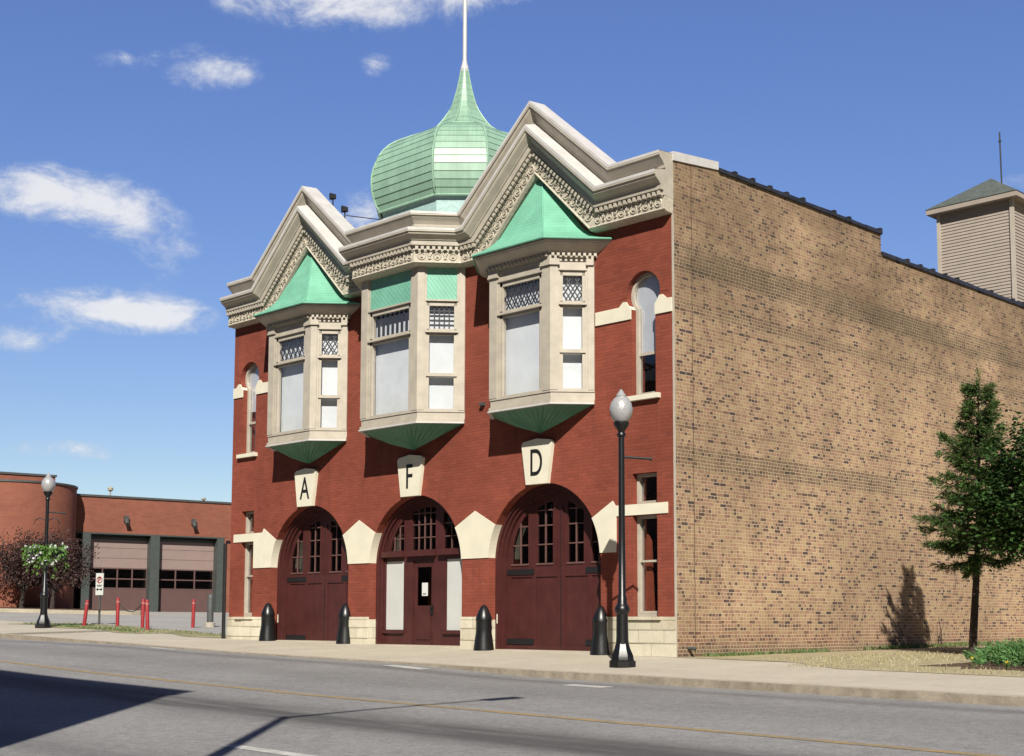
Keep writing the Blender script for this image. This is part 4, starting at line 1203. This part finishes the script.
mb = MB(); mb.lathe([(2.85, -.4), (2.85, 6.0)], 64, (-4.35, .35, 0)); rt_ = mb.build('round_tower', M_STN, fs)
mb = MB(); mb.lathe([(2.9, 6.0), (2.9, 6.09), (2.5, 6.1)], 64, (-4.35, .35, 0)); mb.build('tower_cap', M_GREY, rt_)
mb = MB(); mb.box(-10, -2.3, .8, 6, 5.6, 6.66); mb.box(-14, -4.2, .2, 10, -.4, 5.9); mb.build('upper_block', M_STN, rt_)
mb = MB(); mb.box(-10.06, -2.24, .74, 6.06, 6.66, 6.76); mb.build('upper_cap', M_GREY, rt_)
mb = MB(); mb.lathe([(.04, 5.4), (.04, 6.15), (.13, 6.2), (.15, 6.32), (0, 6.42)], 10, (.6, 1.2, 0)); mb.build('roof_vent', M_CONCP, fs)
mb = MB(); mb.lathe([(.04, 5.4), (.04, 5.95), (.12, 6.0), (.12, 6.08), (0, 6.12)], 10, (5.6, 1.2, 0)); mb.build('roof_vent', M_CONCP, fs)
mb = MB(); mb.box(-6.5, -6.38, -1.75, -1.4, -.2, 5.9); mb.build('expansion_joint', M_GREY, rt_)
# kerbed planting island before it
isl = MB(); ipts = []
for a in range(0, 360, 12):
    c_, s_ = math.cos(R(a)), math.sin(R(a)); ipts.append((-42.0+7.2*c_*.55-3.2*s_*.2, 8.2+1.9*s_+4.2*c_*.55))
top = [(x, y, gB(x)+.14) for x, y in ipts]; bot = [(x, y, gB(x)-.1) for x, y in ipts]
isl.face(top)
for i in range(len(top)): isl.face([bot[i], bot[(i+1) % len(top)], top[(i+1) % len(top)], top[i]])
tag(isl.build('planting_island', M_KERB), kind='structure')
mu = MB(); mu.face([(-42+(x+42)*.9, 8.2+(y-8.2)*.88, gB(x)+.15) for x, y in ipts]); tag(mu.build('island_soil', M_MULCH), kind='structure')


# ==================================================================  vegetation
def ornamental(x, y, seed, lab, hgt=3.5, spread=1.5):
    r = random.Random(seed); z0 = gB(x)+.13
    o = thing('crabapple_tree', lab, 'tree', (x, y, z0), 0, 'bronze trees before the station')
    tr, cr = MB(), MB()
    tr.tube([(0, 0, -.1), (.05, 0, .5), (.02, .05, .9)], [.12, .09, .08], 8)
    tips = []
    for i in range(11):
        a = i*2.4+r.uniform(-.3, .3); rr_ = spread*r.uniform(.45, .9); zt = hgt*r.uniform(.55, .93)
        p0 = Vector((.02, .03, r.uniform(.6, .95))); p3 = Vector((rr_*math.cos(a), rr_*math.sin(a), zt)); p1 = p0.lerp(p3, .4)+Vector((0, 0, -.15)); p2 = p0.lerp(p3, .75)+rv(r)*.1
        tr.tube([p0, p1, p2, p3], [.06, .04, .025, .012], 6); tips += [p1.lerp(p3, .4), p2, p3]
    for i in range(26):
        a = r.uniform(0, 6.28); q = spread*r.random()**.5; tips.append(Vector((q*math.cos(a), q*math.sin(a), hgt*r.uniform(.4, .95)*(1-.25*(q/spread)))))
    for t in tips:
        for i in range(150):
            c = t+Vector((r.gauss(0, .27), r.gauss(0, .27), r.gauss(0, .22)))
            if c.z < .95: continue
            quad_leaf(cr, c, rv(r), rv(r), .105, .065)
    tr.build('trunk', M_BARK, o); cr.build('crown', L_CRAB, o)
    return o


ornamental(-42.75, 7.3, 4, 'bronze leaved crabapple at the left, forked low trunk, before the round tower')
ornamental(-41.85, 8.3, 9, 'bronze leaved crabapple right behind the far lamp and flower basket', 3.6, 1.45)

# spruce beside the long wall
SP = Vector((3.2, 5.3, gL(3.2, 5.3)))
sp = thing('spruce_tree', 'slim dark spruce with bare lower trunk beside the tan brick wall', 'tree', SP)
r = random.Random(21)
tr, cr = MB(), MB()
H = 5.6
def trunk_at(z): return Vector((.16*math.sin(z*.55)+.012*z*z*.9-.02*z, .02*z, z))
tr.tube([trunk_at(z) for z in xs(-.1, 5.4, .5)], [.09-.078*i/11 for i in range(12)], 8)
z = 1.85
brs = []
while z < 5.35:
    n = 5 if z < 4.6 else 4
    for i in range(n):
        fr = (z-1.55)/(H-1.55)
        L = (.94*(1-fr)**.8+.08)*r.uniform(.45, 1.3)*(.72 if z < 1.95 else 1)
        brs.append((z+r.uniform(-.16, .16), r.uniform(0, 6.283), L*(1 if fr < .6 else .78)))
    z += .135 if z < 4 else .115
# one long low limb reaching along the wall towards the street side, as the tree has
brs += [(2.85, R(226), 1.2), (2.7, R(232), 1.05), (3.3, R(222), .95), (3.9, R(228), .75), (1.95, R(236), .7), (2.2, R(215), .8)]
for (z, a, L) in brs:
    b = trunk_at(z); up = r.uniform(-.3, .3) if z < 3.6 else r.uniform(.1, .7)
    d0 = Vector((math.cos(a), math.sin(a), -.12+up))
    p1 = b+d0*L*.5; p2 = b+d0*L+Vector((0, 0, .16*L))
    tr.tube([b, p1, p2], [.02, .013, .005], 5)
    kk = int(12+40*L)
    for i in range(kk):
        t = .12+.9*r.random()**.8
        c = b.lerp(p1, t*2) if t < .5 else p1.lerp(p2, (t-.5)*2)
        sd = Vector((-math.sin(a), math.cos(a), 0))*r.choice((-1, 1))
        tw_ = d0*.7+sd*r.uniform(.2, 1.)+Vector((0, 0, r.uniform(-.75, .35)))
        tw_.normalize(); tl = .26*(1-.45*t)*r.uniform(.6, 1.2)
        for j in range(9):
            q = c+tw_*tl*(j+.5)/9
            quad_leaf(cr, q, tw_*.8+rv(r)*.6, rv(r), .095, .017)
for i in range(70):
    q = trunk_at(5.1+.55*r.random()); quad_leaf(cr, q, Vector((r.gauss(0, .5), r.gauss(0, .5), .8)), rv(r), .13, .02)
tr.build('trunk', M_BARK, sp); cr.build('crown', L_SPR, sp)


# broadleaf tree at the right, mostly beyond the frame
def broadleaf(x, y, z0, lab, cen, rad, seed, nclump=70, per=150, leaf=.15, th=.09):
    r = random.Random(seed)
    o = thing('maple_tree', lab, 'tree', (x, y, z0))
    tr, cr = MB(), MB()
    tr.tube([(0, 0, -.1), (.03, 0, .8), (0, .05, cen.z-.5)], [th*1.3, th, th*.7], 8)
    for i in range(nclump):
        d = rv(r); k = r.random()**.33
        c = Vector((cen.x+d.x*rad.x*k, cen.y+d.y*rad.y*k, cen.z+d.z*rad.z*k*(1.1 if d.z > 0 else .85)))
        if i % 3 == 0: tr.tube([(0, .05, cen.z-.6+.3*r.random()), c.lerp(Vector((0, 0, cen.z)), .45)-Vector((0, 0, .1)), c], [th*.35, .02, .006], 5)
        s = r.uniform(.16, .3)
        for j in range(per):
            q = c+Vector((r.gauss(0, s), r.gauss(0, s), r.gauss(0, s*.8)))
            quad_leaf(cr, q, Vector((r.gauss(0, 1), r.gauss(0, 1), -.35)), Vector((r.gauss(0, .6), r.gauss(0, .6), 1)), leaf*r.uniform(.7, 1.2), leaf*.62)
    tr.build('trunk', M_BARK, o); cr.build('crown', L_MAP, o); return o


broadleaf(4.95, 4.75, gL(4.95, 4.75), 'dense leafy maple at the right edge, just right of the spruce', Vector((0, 0, 2.95)), Vector((1.2, 1.2, 1.35)), 31, 110, 150, .115)

# low juniper
jn = thing('juniper_shrub', 'low spreading green juniper in the mulch bed below the maple', 'shrub', (6.5, 3.0, gL(6.5, 3.0)))
r = random.Random(8); cr, tr = MB(), MB()
for i in range(330):
    a = r.uniform(0, 6.283); q = r.random()**.5
    b = Vector((1.75*q*math.cos(a), 2.1*q*math.sin(a), 0)); 
    hh = (.42-.2*q*q)*r.uniform(.75, 1.1)
    d = Vector((math.cos(a)*.75+r.gauss(0, .35), math.sin(a)*.75+r.gauss(0, .35), .55+.3*r.random())).normalized()
    p = b+Vector((0, 0, hh-.2)); 
    tr.tube([b*.8+Vector((0, 0, 0)), p], [.012, .006], 4, caps=False)
    for j in range(70):
        t = r.random(); c = p+d*(t*.34-.05)+rv(r)*.05
        quad_leaf(cr, c, d*.9+rv(r)*.5, rv(r), .09, .019)
cr.build('sprays', L_JUN, jn); tr.build('stems', M_BARK, jn)
# yellow blooms at its foot
fl = MB(); st = MB()
for i in range(5):
    x = r.uniform(5.4, 7.6); y = .25+r.uniform(0, .35)+(.6 if x < 5 else 0); z = gL(x, y)+r.uniform(.1, .2)
    st.tube([(x, y, gL(x, y)), (x, y, z)], .005, 4)
    for j in range(4): quad_leaf(fl, Vector((x, y, z)), rv(r), rv(r), .03, .025)
    for j in range(5): quad_leaf(st, Vector((x, y, gL(x, y)+.03)), rv(r)+Vector((0, 0, .6)), rv(r), .12, .04)
yf = st.build('yellow_flowers', L_WEED); tag(yf, 'scattered small yellow flowers along the front of the juniper bed', 'flowers', kind='stuff'); fl.build('blooms', L_YEL, yf)
# bare seedling against the wall
sd = thing('wall_twigs', 'thin bare dark seedling against the tan wall left of spruce', 'twigs', (.14, 9.85, .03))
mb = MB(); mb.tube([(0, 0, -.05), (.02, -.03, .4), (0, -.1, .78)], [.02, .014, .004], 5); mb.tube([(.01, -.02, .15), (.03, -.16, .45)], [.012, .003], 5); mb.tube([(.01, -.03, .4), (.05, .06, .62)], [.008, .003], 5); mb.build('stem', M_BARK, sd)  # dark twig tubes in place of a thin dark mark on the wall


def blades(name, n, area, zf, ma, h0, h1, label, cat, seed, keep=None, wd=.012):
    r = random.Random(seed); mb = MB()
    for i in range(n):
        x = r.uniform(area[0], area[1]); y = r.uniform(area[2], area[3])
        if keep and not keep(x, y, r): continue
        h_ = r.uniform(h0, h1); a = r.uniform(0, 6.283); b = Vector((x, y, zf(x, y)-.01))
        e = Vector((math.cos(a), math.sin(a), 0))*wd; ln = Vector((r.gauss(0, .4), r.gauss(0, .4), 1)).normalized()*h_
        mb.face([b-e, b+e, b+ln])
    return tag(mb.build(name, ma), label, cat, kind='stuff')


blades('dry_grass', 15000, (1.6, 9.0, -.8, 9), gL, L_DRY, .02, .065, 'short straw coloured grass on the strip below the side wall', 'grass', 1, lambda x, y, r: (y > .3 or x > 2.9) and not (x > 4.0 and y > .2 and y < 6 and r.random() < .9))
blades('wall_weeds', 2600, (.02, .3, .7, 13), gL, L_WEED, .03, .12, 'low green weeds growing along the foot of the side wall', 'weeds', 2, lambda x, y, r: math.sin(y*1.9)+math.sin(y*.7+1) > r.uniform(-1.6, 1.2), .016)
blades('verge_grass', 4500, (-26.3, -15.4, -.5, 1.5), lambda x, y: gfun(x, y)+.008, L_WEED, .03, .08, 'patchy green and dry grass on the verge round the red posts', 'grass', 3, lambda x, y, r: r.random() < (.9 if (x < -19 and y < .2+.35*math.sin(x*2)) else .22) and not (x > -18.3 and y < .45), .018)

# ==================================================================  across the street, behind the camera (throws the road shadow)
ob = thing('corner_block', 'old brick corner building across the street with rows of windows', 'building', (8.3, -19.4, -.6))
mb = MB()
HB = 10.9
holes = []
for i in range(12):
    x = -2.2-3.6*i
    for z in (4.6, 7.7): holes.append([(x, z), (x+1.1, z), (x+1.1, z+2), (x, z+2)])
    holes.append([(x-1.0, .9), (x+1.5, .9), (x+1.5, 3.2), (x-1., 3.2)])
holes = [[(-x, z) for x, z in h_][::-1] for h_ in holes]
fw2 = plate('street_front', [(0, -.5), (48, -.5), (48, HB), (0, HB)], holes, 0, .4, M_OPP, ob); fw2.rotation_euler = (0, 0, math.pi)
mb.box(-.4, 0, -16, -.41, -.5, HB); mb.box(-48, -47.6, -16, -.41, -.5, HB); mb.box(-47.6, -.4, -16, -15.6, -.5, HB); mb.box(-47.59, -.41, -15.59, -.41, HB-.6, HB-.4); mb.build('block_wall', M_OPP, ob)
mb = MB()
for h_ in holes:
    xs_ = [-q[0] for q in h_]; zs_ = [q[1] for q in h_]; a, b, c, d = min(xs_), max(xs_), min(zs_), max(zs_); mb.box(a, b, -.26, -.255, c, d)
mb.build('block_glass', M_GLDK, ob)
mb = MB(); mb.box(-48.2, .12, -.05, .14, HB, HB+.15); mb.box(-48.1, .06, 0.001, .08, HB-.4, HB-.1); mb.build('block_cornice', M_TRIM, ob)
# overhead street light whose shadow lies on the road
sl2 = thing('overhead_streetlight', 'tall grey street light with long arm reaching over the road', 'street light', (10.3, -18.35, gR(10.3, -16)+.13))
mb = MB(); mb.lathe([(.2, 0), (.2, .3), (.11, .35), (.07, 8.4)], 12); mb.build('mast', M_GREY, sl2)
mb = MB(); mb.tube([(0, 0, 8.3), (.05, 1.2, 8.55), (.12, 3.1, 8.7)], [.05, .04, .03], 8); mb.build('mast_arm', M_GREY, sl2)
mb = MB(); mb.obox((.14, 3.4, 8.7), Vector((1, 0, 0)), Vector((0, 1, 0)), Vector((0, 0, 1)), .1, .32, .06); mb.build('lamp_head', M_GREY, sl2)
